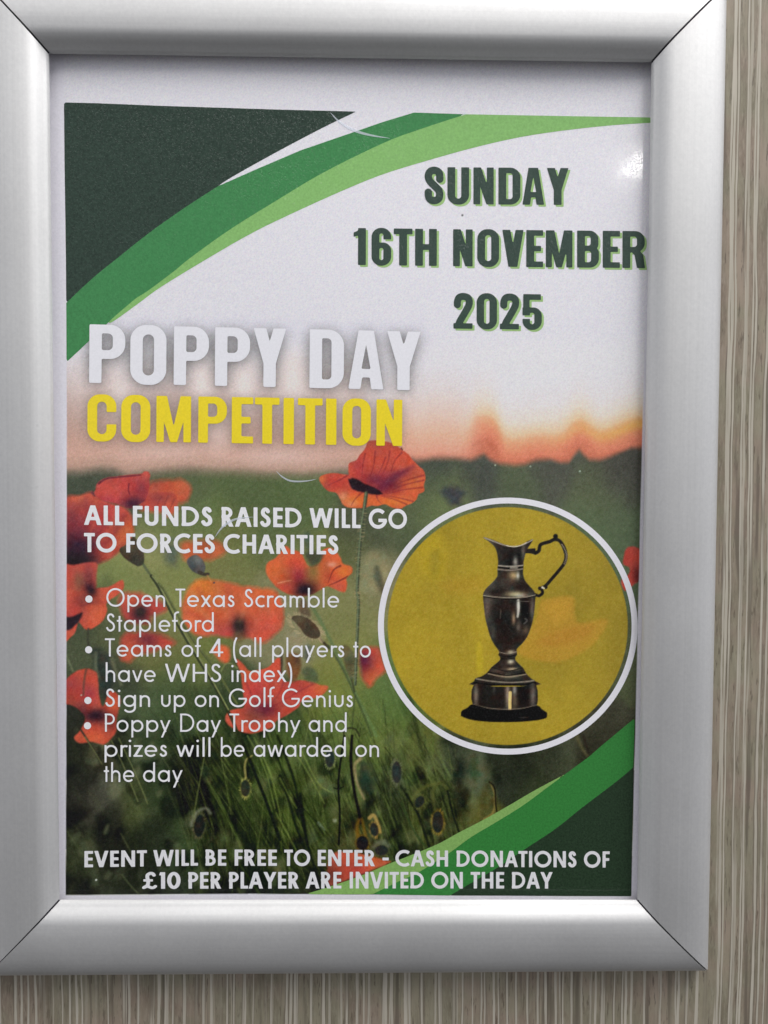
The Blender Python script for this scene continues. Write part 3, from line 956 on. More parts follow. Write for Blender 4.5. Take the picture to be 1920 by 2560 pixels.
poly(qd((590, 470), (720, 480), (740, 560), (680, 620), (600, 560)), (150, 140, 110), 14, .6)

# ---- seed pods and stems
line(qa((640, 860), (690, 960), (720, 1090), (830, 1250), (870, 1327)), 6, 7, (92, 102, 72), 1.8, .95)
line(list(qc((790, 0), (850, 90), (960, 310), (1100, 560), (1240, 790), (1420, 1110))) + list(qf((0, 20), (120, 300), (250, 640), (330, 860))), 8.5, 7, (50, 56, 38), 1.3, .92)
line(list(qc((800, 0), (862, 90), (972, 310), (1112, 560), (1252, 790), (1430, 1110))), 3.2, 3, (150, 156, 100), 1.2, .8)
line(list(qc((850, 60), (900, 120), (1010, 320), (1160, 560), (1300, 740), (1500, 1060))), 6, 5, (98, 106, 64), 1.3, .9)
line(list(qc((845, 66), (893, 126), (1003, 326), (1153, 566), (1293, 746))), 3, 3, (60, 64, 44), 1.5, .6)
poly(qa((525, 975), (580, 935), (640, 868), (690, 940), (730, 1015), (722, 1090), (680, 1112), (620, 1082), (560, 1040)), (68, 58, 44), 2, 1, spots=[sp(qa, 640, 1050, 60, (48, 42, 34), .7), sp(qa, 600, 960, 50, (104, 84, 58), .6)], pid=pid_of('seed_head', 'dark brown seed head below the word forces'))
poly(qa((1083, 1075), (1110, 1035), (1160, 1018), (1200, 1040), (1237, 1100), (1230, 1162), (1200, 1182), (1150, 1167), (1108, 1130)), (84, 86, 84), 2, 1, spots=[sp(qa, 1180, 1060, 40, (126, 128, 122), .7), sp(qa, 1130, 1130, 50, (58, 58, 58), .7)], pid=pid_of('seed_head', 'grey seed head above the large blurred poppy'))
line(qa((1190, 1165), (1225, 1180), (1262, 1178)), 10, 7, (62, 54, 46), 2, .95)
line(qa((1255, 1190), (1290, 1250)), 3, 2, (232, 150, 90), 2, .5)
line(qd((800, 260), (870, 380), (960, 560), (1050, 740), (1150, 960), (1240, 1140), (1330, 1327)), 9, 8, (98, 118, 76), 3, .8)
line(qd((840, 480), (880, 540), (940, 600)), 7, 6, (60, 52, 40), 2, .95)
line(qd((930, 580), (1040, 750), (1140, 960), (1240, 1190), (1290, 1327)), 6, 5, (72, 84, 54), 2, .8)
poly(qd((700, 200), (740, 200), (775, 300), (770, 340), (690, 320)), (96, 72, 56), 6, .8)
poly(qd((612, 345), (680, 318), (765, 342), (838, 395), (875, 460), (866, 508), (820, 532), (745, 506), (680, 432), (640, 382)), (150, 136, 100), 4, .75)
poly(qd((622, 345), (680, 327), (760, 350), (826, 402), (863, 460), (858, 500), (820, 523), (750, 498), (692, 428), (652, 380)), (78, 64, 48), 2, 1, spots=[sp(qd, 760, 440, 60, (62, 50, 38), .6), sp(qd, 690, 360, 40, (108, 90, 64), .7)], pid=pid_of('seed_head', 'fuzzy brown seed head tilted left below the word scramble'))


def hairs(q, cx, cy, rx, ry, rot, n, ln, col, a):
    """short bristles round a seed head or bud"""
    for _ in range(n):
        t_ = random.uniform(0, 2 * math.pi)
        ca, sa = math.cos(rot), math.sin(rot)
        pts = []
        for f in (.96, 1.0 + ln * random.uniform(.6, 1.2)):
            ex, ey = rx * f * math.cos(t_ + (f - .96) * .3), ry * f * math.sin(t_ + (f - .96) * .3)
            pts.append((cx + ex * ca - ey * sa, cy + ex * sa + ey * ca))
        line(q(*pts), 1.5, 1.0, col, 1.3, a)


hairs(qd, 745, 425, 150, 72, .62, 110, .28, (176, 160, 122), .6)
line(qd((1120, 850), (1130, 880), (1150, 960)), 5, 4, (62, 62, 44), 2, .8)
poly(qd((1045, 590), (1100, 580), (1150, 660), (1163, 760), (1132, 852), (1090, 812), (1060, 720)), (94, 92, 62), 4, .95, spots=[sp(qd, 1120, 720, 40, (70, 70, 50), .7), sp(qd, 1080, 640, 30, (116, 112, 80), .7)], pid=pid_of('seed_head', 'green seed head hanging below the word to'))
# hooked bud stalks and buds near the bottom
line(qd((1060, 1327), (1065, 1280), (1110, 1262), (1160, 1275), (1190, 1327)), 5, 5, (60, 62, 44), 1.8, .9)
line(qd((70, 790), (90, 740), (130, 730), (170, 760), (200, 830)), 5, 4, (84, 90, 60), 2, .8)
line(qc((1370, 790), (1400, 735), (1450, 728), (1500, 765)), 4, 4, (128, 136, 86), 2, .7)


def bud(q, cx, cy, rx, ry, halo, dark, label, rot=0.0):
    t_ = np.linspace(0, 2 * math.pi, 14, endpoint=False)
    ca, sa = math.cos(rot), math.sin(rot)

    def ring(f):
        ex, ey = rx * f * np.cos(t_), ry * f * np.sin(t_)
        return q(*np.stack([cx + ex * ca - ey * sa, cy + ex * sa + ey * ca], 1))
    poly(ring(1.26), halo, 4.5, .6)
    hairs(q, cx, cy, rx * 1.1, ry * 1.08, rot, 26, .32, tuple(np.minimum(np.array(halo) * 1.25, 200)), .5)
    poly(ring(1.0), dark, 2.5, 1, spots=[sp(q, cx - rx * .3, cy, rx * .7, tuple(np.array(dark) * 1.35), .6)], pid=pid_of('flower_bud', label))


line(qe((1575, 345), (1565, 260), (1580, 195), (1625, 165)), 6, 4, (128, 122, 78), 2, .9)
line(qe((1585, 340), (1590, 220)), 3, 3, (40, 44, 32), 1.5, .8)
bud(qe, 1570, 435, 38, 68, (134, 130, 78), (38, 44, 32), 'dark hanging bud with a golden rim left of the grass stems')
bud(qe, 1190, 745, 42, 90, (88, 84, 62), (26, 28, 24), 'blurred dark bud under the last bullet', .12)
line(qe((1120, 740), (1160, 640), (1240, 600), (1280, 640)), 7, 8, (128, 130, 116), 5, .6)
line(qe((1140, 680), (1180, 440), (1210, 280), (1260, 20)), 4, 3, (96, 104, 66), 1.8, .7)
bud(qf, 745, 190, 36, 70, (120, 124, 84), (40, 42, 36), 'dark bud under the word awarded')
line(qf((865, 0), (840, 170), (815, 400), (828, 640), (820, 900)), 5, 5, (30, 34, 24), 1.6, .9)
line(qf((780, 432), (815, 440), (860, 420)), 3, 2, (30, 34, 24), 1.5, .8)
line(qf((930, 0), (920, 200), (945, 440), (990, 650), (1000, 720)), 7, 8, (34, 30, 22), 1.8, .9)
line(qf((1000, 190), (950, 250), (975, 400), (1030, 520)), 9, 5, (170, 148, 112), 4, .55)
poly(qf((985, 250), (1040, 220), (1100, 300), (1120, 430), (1060, 480), (1000, 400)), (62, 74, 62), 10, .75)
line(qf((985, 700), (970, 760), (980, 830)), 8, 12, (118, 92, 38), 5, .8)
line(qf((1010, 690), (1040, 820)), 6, 8, (120, 96, 40), 4, .7)
bud(qf, 1015, 890, 48, 56, (96, 76, 40), (22, 18, 20), 'black round bud above the word enter')
poly(qf((1090, 930), (1130, 870), (1200, 860), (1240, 920), (1180, 920)), (120, 122, 104), 7, .6)
bud(qf, 1172, 950, 52, 40, (80, 78, 60), (36, 36, 32), 'dark fuzzy bud above the dash')
line(qf((1075, 680), (1110, 660), (1150, 740), (1165, 800)), 10, 6, (168, 140, 84), 3, .7)
bud(qf, 1115, 775, 32, 55, (132, 108, 62), (36, 38, 32), 'small dark bud with a golden rim', -.2)
bud(qf, 1300, 300, 38, 90, (92, 96, 78), (44, 48, 44), 'soft dark bud right of the bullet list')
line(qf((1340, 560), (1440, 780), (1540, 920)), 6, 6, (60, 76, 50), 3, .7)
line(qf((1380, 480), (1480, 660), (1570, 920)), 6, 7, (40, 44, 30), 2, .8)
line(qf((1430, 520), (1480, 460), (1560, 410), (1640, 390)), 10, 8, (96, 100, 60), 5, .7)
bud(qf, 1490, 545, 34, 50, (84, 84, 56), (30, 34, 28), 'small dark bud near the badge', .5)
bud(qg, 45, 660, 42, 80, (120, 100, 50), (34, 36, 30), 'dark bud with a golden outline beside the lower swoosh')
line(qg((20, 560), (10, 420), (60, 360), (120, 400)), 8, 6, (88, 92, 56), 4, .7)
line(qg((120, 420), (160, 600), (210, 740)), 5, 5, (36, 40, 28), 2, .8)
poly(qg((250, 200), (310, 130), (400, 180), (420, 300), (360, 400), (290, 400), (250, 320)), (92, 96, 76), 14, .7)
poly(qg((300, 180), (350, 200), (350, 330), (310, 330)), (60, 78, 54), 9, .7)
poly(qg((190, 190), (240, 220), (240, 480), (200, 560), (160, 400)), (42, 44, 40), 14, .6)
poly(qg((370, 640), (380, 420), (430, 345), (480, 400), (490, 540), (440, 610), (400, 660)), (74, 72, 48), 6, .5)
line(qg((400, 640), (470, 580), (480, 450), (445, 355)), 6, 4, (138, 122, 74), 3, .6)
line(qg((440, 352), (480, 400), (488, 520), (500, 590)), 4, 3, (36, 32, 24), 1.8, .8)
line(qg((1110, 0), (1150, 90), (1190, 150)), 10, 6, (110, 104, 72), 5, .5)
line(qg((1160, 0), (1190, 90), (1200, 130)), 5, 4, (50, 40, 34), 3, .6)
for P in ([(0, 470), (80, 480)],):
    pass
# long dark stems in the grass
for P in ([(310, 0), (390, 200), (460, 420), (560, 900), (680, 1270)], [(330, 330), (400, 520), (450, 700), (560, 1000)], [(500, 480), (520, 640), (560, 900)], [(20, 40), (110, 280), (210, 520), (330, 860)]):
    line(qf(*P), 7, 7, (36, 42, 26), 2.2, .75)
for P in ([(60, 0), (200, 260), (290, 600)], [(120, 20), (260, 340), (340, 700)], [(430, 100), (560, 300), (700, 560)], [(480, 60), (640, 380), (760, 470)], [(330, 350), (420, 520), (470, 600)], [(300, 640), (420, 860), (470, 960)]):
    line(qf(*P), 4, 3, (122, 136, 76), 2, .5)
for P in ([(460, 40), (560, 250), (680, 540)], [(520, 20), (640, 270), (760, 560)], [(240, 10), (320, 130), (380, 230)]):
    line(qe(*P), 3, 3, (120, 128, 74), 1.8, .6)
line(qe((550, 1150), (620, 1240), (690, 1310)), 4, 4, (92, 104, 66), 2.5, .6)
line(qe((540, 810), (600, 920), (640, 1000)), 4, 3, (96, 104, 66), 2.5, .5)
poly(qf((770, 690), (800, 690), (800, 715), (775, 715)), (150, 158, 140), 4, .7)
line(qf((650, 720), (700, 780)), 6, 3, (120, 134, 120), 4, .6)

# ---- hero poppy
P1 = pid_of('poppy', 'sharp orange-red poppy on a tall hairy stem in the middle of the print')
c1 = poly(qb((525, 385), (560, 355), (650, 340), (760, 355), (768, 330), (770, 262), (830, 235), (860, 190), (895, 150), (915, 110), (935, 75), (1000, 68), (1080, 78), (1150, 100), (1210, 145), (1265, 185), (1300, 230), (1345, 280), (1390, 320), (1405, 380), (1393, 440), (1395, 490), (1350, 515), (1330, 560), (1290, 592), (1240, 612), (1200, 635), (1130, 628), (1070, 598), (1010, 615), (960, 610), (900, 630), (830, 630), (760, 625), (720, 600), (700, 560), (665, 505), (600, 490), (550, 440)), (214, 82, 54), 1.6, 1, k=4,
          spots=[sp(qb, 660, 420, 120, (190, 62, 52), .8, 70), sp(qb, 540, 390, 40, (226, 110, 50), .7), sp(qb, 830, 570, 150, (228, 110, 44), .9, 60), sp(qb, 1150, 580, 170, (230, 112, 44), .9, 50), sp(qb, 1310, 430, 110, (226, 104, 48), .8, 90),
                 sp(qb, 1060, 180, 160, (212, 74, 54), .7), sp(qb, 850, 280, 70, (186, 56, 60), .6, 110), sp(qb, 1000, 400, 150, (140, 40, 56), .85, 70), sp(qb, 1180, 350, 130, (150, 48, 62), .6, 40), sp(qb, 1100, 450, 110, (120, 34, 50), .7, 60), sp(qb, 720, 540, 40, (236, 160, 120), .6), sp(qb, 790, 600, 50, (236, 150, 104), .5, 30)], pid=P1)
line(qb((1040, 470), (1120, 400), (1220, 330), (1300, 290)), 22, 8, (120, 38, 60), 8, .55, clip=c1)
veins(c1, qb, [((905, 180), (885, 280), (880, 380)), ((1075, 210), (1040, 300), (990, 400)), ((1110, 160), (1090, 260), (1030, 390)), ((990, 160), (975, 280), (940, 390)), ((1390, 400), (1230, 440), (1060, 510)), ((1380, 460), (1220, 480), (1060, 520)), ((1390, 360), (1220, 410), (1070, 490)), ((1300, 575), (1180, 545), (1050, 525)), ((1250, 600), (1150, 560), (1040, 530)), ((880, 500), (820, 560), (790, 610)), ((1000, 520), (1010, 560), (1040, 595)), ((760, 360), (690, 400), (600, 440)), ((1210, 170), (1150, 240), (1120, 330))], (150, 44, 46), 4.5, .55)
poly(qb((765, 392), (800, 398), (860, 408), (930, 440), (1000, 470), (1055, 515), (985, 518), (900, 502), (830, 490), (790, 458)), (52, 26, 32), 3, .97)
poly(qb((790, 385), (850, 395), (870, 430), (800, 440)), (38, 20, 24), 4, .8)
line(qb((1205, 135), (1215, 148)), 4, 3, (60, 30, 34), 1.5, .8)
stem_pts = list(qb((915, 505), (900, 620), (880, 750), (866, 900), (852, 1080), (840, 1327))) + list(qd((1178, 150), (1182, 250), (1172, 500), (1162, 740), (1155, 900)))
line(stem_pts, 9, 7, (60, 68, 52), 2, .95, pid=P1)
for _ in range(150):
    i_ = random.uniform(.12, .98) * (len(stem_pts) - 1)
    a_, f_ = int(i_), i_ - int(i_)
    p = stem_pts[a_] * (1 - f_) + stem_pts[a_ + 1] * f_
    s_ = random.choice([-1, 1])
    line([p, p + np.array([s_ * random.uniform(5, 11), random.uniform(-3, 3)])], 1.6, 1, (150, 138, 98), 1.4, .55)
line([p + np.array([-1.6, 0]) for p in stem_pts], 4, 3, (110, 124, 92), 1.5, .9)
line(qd((1150, 1000), (1140, 1130), (1130, 1230)), 4, 4, (62, 70, 46), 2.5, .6)

for sx, sy, sr, sc_ in ((1156, 538, 2.6, (60, 64, 60)), (241, 2199, 2.4, (190, 196, 196)), (535, 1457, 2.2, (60, 60, 84)), (203, 1738, 2.0, (190, 190, 170)), (1238, 1163, 2.2, (180, 190, 160)), (1450, 1178, 2.4, (170, 186, 170)), (1326, 1166, 2.4, (160, 170, 150))):
    poly([(sx + sr * math.cos(a), sy + sr * math.sin(a)) for a in np.linspace(0, 6.283, 8, endpoint=False)], sc_, 1.3, .9, straight=True)

# ---- round badge: yellow disc with a hint of the field showing through
BC, BRX, BRY = (1269.4, 1564.7), 324.6, 320.8
th = np.linspace(0, 2 * math.pi, 160, endpoint=False)
DISC = np.stack([BC[0] + (BRX - 24.5) * np.cos(th), BC[1] + (BRY - 24.0) * np.sin(th)], 1)
PDISC = pid_of('badge_disc', 'mustard yellow disc behind the trophy')
sl, al = poly(DISC, (161, 139, 42), 1.4, 1, straight=True, pid=PDISC)
x, y = X[sl], Y[sl]
tone = (vnoise(110, 150, 31) * 34 + vnoise(40, 60, 32, 2) * 12)[sl]
left = smooth(1330, 1000, x) * 10 - smooth(1250, 1450, x) * smooth(1800, 1500, y) * 8
add = np.stack([(tone + left) * 1.0, (tone + left) * .85, (tone + left) * .2], -1)
IMG[sl] += add * al[..., None] * .8
DCL = (sl, al)


def disc_poly(P, col, blur, a):
    r = poly(P, col, blur, 0.0)
    if r is None:
        return
    s, _ = r
    PP = spl(P)
    d = sd_poly(X[s], Y[s], PP)
    full = np.zeros(X.shape)
    full[sl] = al
    blend(s, smooth(blur, -blur, d) * a * full[s], col)


disc_poly(q6((600, 560), (650, 470), (680, 385), (720, 372), (775, 362), (822, 372), (822, 430), (840, 480), (900, 470), (962, 464), (955, 505), (900, 575), (820, 625), (740, 648), (650, 640), (580, 610)), (190, 140, 50), 7, .58)
disc_poly(q6((660, 560), (780, 500), (900, 490), (880, 540), (760, 580)), (176, 122, 44), 14, .5)
disc_poly(q6((700, 400), (800, 380), (810, 440), (740, 480)), (198, 150, 52), 14, .4)
disc_poly(q6((170, 120), (250, 110), (260, 260), (200, 280), (160, 220)), (186, 160, 36), 22, .55)
disc_poly(q6((200, 180), (240, 170), (235, 260), (205, 270)), (128, 116, 40), 12, .45)
disc_poly(q6((400, 575), (422, 572), (426, 680), (402, 690)), (190, 168, 40), 6, .6)
disc_poly(q6((250, 300), (420, 280), (420, 340), (280, 350)), (176, 136, 44), 18, .4)

# ---- trophy
PT, PH, PB = pid_of('trophy_jug', 'dark silver handled jug trophy printed on the yellow disc'), pid_of('handle', None), pid_of('plinth', None)
hp = qh((800, 322), (835, 312), (870, 318), (893, 338), (930, 315), (942, 262), (975, 240), (1040, 222), (1090, 200), (1145, 215), (1190, 285), (1208, 360), (1195, 435), (1150, 500), (1080, 582), (1000, 672), (958, 698), (968, 745), (930, 776), (890, 762))
line(hp, 9.6, 7.6, (40, 36, 32), 1.2, 1, pid=PH)
poly(qh((1130, 205), (1180, 250), (1222, 350), (1212, 430), (1180, 460), (1195, 380), (1170, 290)), (44, 38, 34), 1.2, 1, pid=PH)
poly(qh((795, 305), (830, 300), (880, 290), (905, 330), (900, 352), (850, 345), (800, 335)), (42, 38, 34), 1.2, 1, pid=PH)
for cx_, cy_, r_ in ((1102, 168, 26), (1000, 688, 20), (940, 700, 20), (885, 300, 12)):
    poly(qh(*[(cx_ + r_ * math.cos(a), cy_ + r_ * math.sin(a)) for a in np.linspace(0, 6.283, 10, endpoint=False)]), (38, 34, 31), 1.2, 1, pid=PH)
for i in range(13):
    a_ = i / 12
    p = qh((1165 + 46 * math.sin(a_ * 2.6) , 250 + a_ * 195))[0]
    line([p, p + np.array([2.6, 2.2])], 2.2, 1.6, (150, 132, 104), 1.3, .75)
line(qh((965, 690), (985, 700)), 5, 3, (190, 176, 140), 1.5, .9)
JUG = qh((360, 178), (430, 193), (520, 228), (590, 256), (680, 268), (760, 250), (820, 215), (872, 198), (850, 240), (820, 285), (792, 350), (776, 420), (772, 470), (770, 510), (770, 560), (790, 620), (830, 670), (875, 720), (897, 765), (892, 830), (885, 920), (872, 1010), (848, 1100), (810, 1195), (760, 1262), (704, 1320), (706, 1375), (690, 1400), (690, 1432), (722, 1468), (770, 1515), (800, 1570), (850, 1620), (896, 1650), (902, 1690), (265, 1690), (265, 1650), (285, 1618), (340, 1600), (400, 1560), (440, 1510), (490, 1468), (530, 1430), (528, 1400), (515, 1380), (520, 1342), (470, 1272), (430, 1190), (400, 1085), (380, 1000), (368, 900), (358, 790), (365, 740), (400, 690), (470, 622), (505, 570), (506, 510), (512, 440), (505, 360), (482, 285), (430, 230))
jc = poly(JUG, (50, 44, 39), 1.3, 1, k=3, pid=PT, spots=[
    sp(qh, 430, 500, 60, (96, 86, 72), .5, 600), sp(qh, 640, 400, 70, (34, 30, 28), .8, 130), sp(qh, 730, 400, 34, (30, 28, 26), .8, 110), sp(qh, 690, 430, 24, (130, 122, 108), .9, 50), sp(qh, 770, 330, 20, (110, 100, 84), .6, 90),
    sp(qh, 670, 570, 50, (168, 140, 82), .9, 46), sp(qh, 715, 570, 16, (170, 160, 140), .8, 40), sp(qh, 600, 640, 90, (72, 64, 54), .6, 70), sp(qh, 760, 690, 60, (44, 38, 34), .7, 60), sp(qh, 690, 760, 110, (176, 148, 92), .85, 30), sp(qh, 760, 775, 60, (170, 160, 140), .6, 18), sp(qh, 480, 740, 90, (36, 32, 28), .7, 30),
    sp(qh, 400, 900, 34, (92, 84, 74), .8, 160), sp(qh, 560, 1000, 120, (36, 32, 30), .8, 200), sp(qh, 790, 930, 50, (24, 22, 20), .95, 130), sp(qh, 718, 890, 18, (150, 144, 128), .95, 80), sp(qh, 672, 1010, 18, (150, 116, 78), .8, 60), sp(qh, 860, 900, 22, (96, 88, 76), .8, 120), sp(qh, 720, 1100, 22, (120, 108, 92), .6, 60), sp(qh, 640, 1200, 140, (38, 33, 30), .7, 90), sp(qh, 800, 1130, 40, (110, 90, 62), .5, 50), sp(qh, 460, 1150, 30, (90, 78, 62), .5, 90),
    sp(qh, 640, 1350, 40, (150, 132, 98), .8, 20), sp(qh, 640, 1450, 34, (176, 160, 124), .85, 24), sp(qh, 560, 1440, 40, (50, 44, 38), .7, 30), sp(qh, 660, 1525, 60, (168, 142, 98), .8, 16), sp(qh, 500, 1540, 70, (84, 74, 62), .6, 20), sp(qh, 640, 1600, 120, (120, 100, 72), .7, 24), sp(qh, 420, 1620, 80, (52, 46, 40), .7, 30), sp(qh, 800, 1620, 70, (50, 44, 38), .7, 30)])
for P, w_, c_, a_ in (([(512, 466), (640, 476), (772, 464)], 3, (140, 128, 108), .9), ([(510, 485), (640, 492), (772, 482)], 2.5, (30, 27, 25), .9), ([(508, 505), (640, 514), (772, 500)], 3.5, (120, 108, 92), .8), ([(640, 491), (710, 490)], 3.2, (150, 140, 118), .7),
                      ([(362, 782), (500, 800), (640, 806), (780, 800), (894, 778)], 3, (30, 27, 25), .9), ([(362, 772), (500, 790), (640, 796), (780, 790), (894, 768)], 2.2, (140, 126, 100), .8), ([(366, 180), (520, 238), (600, 262), (690, 270), (760, 256), (866, 204)], 2.6, (150, 140, 122), .8), ([(600, 262), (690, 272), (800, 232)], 2.4, (200, 180, 140), .7),
                      ([(515, 1378), (610, 1400), (704, 1376)], 2.6, (34, 30, 27), .9), ([(520, 1350), (610, 1368), (704, 1346)], 2, (130, 116, 92), .8), ([(530, 1415), (610, 1420), (690, 1415)], 2.4, (36, 32, 28), .8), ([(440, 1505), (600, 1545), (770, 1510)], 2.4, (36, 32, 28), .9), ([(410, 1555), (600, 1590), (790, 1560)], 3, (34, 30, 26), .9), ([(410, 1572), (600, 1604), (800, 1578)], 2.4, (140, 120, 88), .8),
                      ([(290, 1625), (450, 1650), (620, 1662), (780, 1655), (890, 1640)], 3, (130, 116, 92), .8), ([(270, 1668), (450, 1686), (620, 1692), (780, 1686), (898, 1664)], 5, (26, 23, 21), .9), ([(719, 820), (722, 900), (712, 990)], 5, (164, 158, 142), .7), ([(540, 920), (535, 1000)], 3, (84, 74, 62), .7), ([(790, 1010), (810, 1030), (780, 1060)], 4, (90, 88, 84), .6), ([(700, 830), (830, 835)], 2, (90, 84, 74), .7)):
    line(qh(*P), w_, w_, c_, 1.1, a_, clip=jc)
pc = poly(qh((265, 1680), (450, 1700), (620, 1704), (780, 1698), (900, 1676), (906, 1910), (760, 1945), (600, 1955), (420, 1945), (252, 1890)), (42, 37, 33), 1.3, 1, k=3, pid=PB, spots=[
    sp(qh, 285, 1790, 26, (120, 106, 88), .8, 120), sp(qh, 610, 1790, 26, (124, 110, 90), .9, 160), sp(qh, 680, 1740, 22, (130, 124, 110), .9, 60), sp(qh, 780, 1790, 50, (28, 26, 25), .9, 110), sp(qh, 868, 1800, 30, (100, 90, 78), .8, 130), sp(qh, 470, 1720, 14, (72, 64, 54), .7, 60), sp(qh, 680, 1860, 30, (110, 92, 66), .7, 80)])
line(qh((636, 1765), (632, 1860), (634, 1940)), 7.5, 7.5, (204, 160, 72), 1.4, .9, clip=pc)
line(qh((255, 1885), (420, 1925), (600, 1936), (760, 1926), (906, 1895)), 2.4, 2.4, (120, 104, 84), 1.2, .7, clip=pc)
poly(qh((252, 1886), (420, 1932), (600, 1942), (760, 1932), (912, 1898), (960, 1935), (1008, 1966), (1013, 1992), (1000, 2026), (900, 2050), (700, 2066), (450, 2066), (250, 2047), (145, 2012), (132, 1990), (140, 1952), (200, 1920)), (20, 18, 17), 1.4, 1, k=3, pid=PB, spots=[sp(qh, 770, 2020, 60, (70, 66, 58), .7, 10), sp(qh, 970, 1995, 30, (50, 46, 40), .6, 14), sp(qh, 450, 1990, 200, (34, 29, 27), .6, 20)])

# ------------------------------------------------------------------ lettering
# signed distance glyphs; cap height 1, baseline 0


def d_box(x, y, x0, y0, x1, y1):
    qx = np.abs(x - (x0 + x1) / 2) - (x1 - x0) / 2
    qy = np.abs(y - (y0 + y1) / 2) - (y1 - y0) / 2
    return np.hypot(np.maximum(qx, 0), np.maximum(qy, 0)) + np.minimum(np.maximum(qx, qy), 0)


def d_rbox(x, y, x0, y0, x1, y1, tl, tr, br, bl):
    cx_, cy_ = (x0 + x1) / 2, (y0 + y1) / 2
    r = np.where(x < cx_, np.where(y > cy_, tl, bl), np.where(y > cy_, tr, br))
    qx = np.abs(x - cx_) - (x1 - x0) / 2 + r
    qy = np.abs(y - cy_) - (y1 - y0) / 2 + r
    return np.hypot(np.maximum(qx, 0), np.maximum(qy, 0)) + np.minimum(np.maximum(qx, qy), 0) - r


def d_stroke(x, y, P, t):
    P = np.asarray(P, float)
    h = t / 2
    d = np.full(np.shape(x), 1e9)
    n = len(P) - 1
    for i in range(n):
        e = P[i + 1] - P[i]
        L = math.hypot(*e) + 1e-9
        u = e / L
        al_ = (x - P[i, 0]) * u[0] + (y - P[i, 1]) * u[1]
        pe = np.abs(-(x - P[i, 0]) * u[1] + (y - P[i, 1]) * u[0])
        dx0 = np.maximum(-al_, 0)
        dx1 = np.maximum(al_ - L, 0)
        c = np.hypot(dx0 + dx1, pe) - h
        if i == 0:
            c = np.where(al_ < 0, np.maximum(np.maximum(pe - h, -al_), c), c)
        if i == n - 1:
            c = np.where(al_ > L, np.maximum(np.maximum(pe - h, al_ - L), c), c)
        d = np.minimum(d, c)
    return d


def arc(cx_, cy_, rx, ry, a0, a1, n=22):
    a = np.radians(np.linspace(a0, a1, n))
    return np.stack([cx_ + rx * np.cos(a), cy_ + ry * np.sin(a)], 1)


def diag(x, y, x0, y0, x1, y1, th_):
    h = th_ / 2
    return sd_poly(x, y, [(x0 - h, y0), (x0 + h, y0), (x1 + h, y1), (x1 - h, y1)])


mn = lambda *a: np.minimum.reduce(a)
mx_ = np.maximum


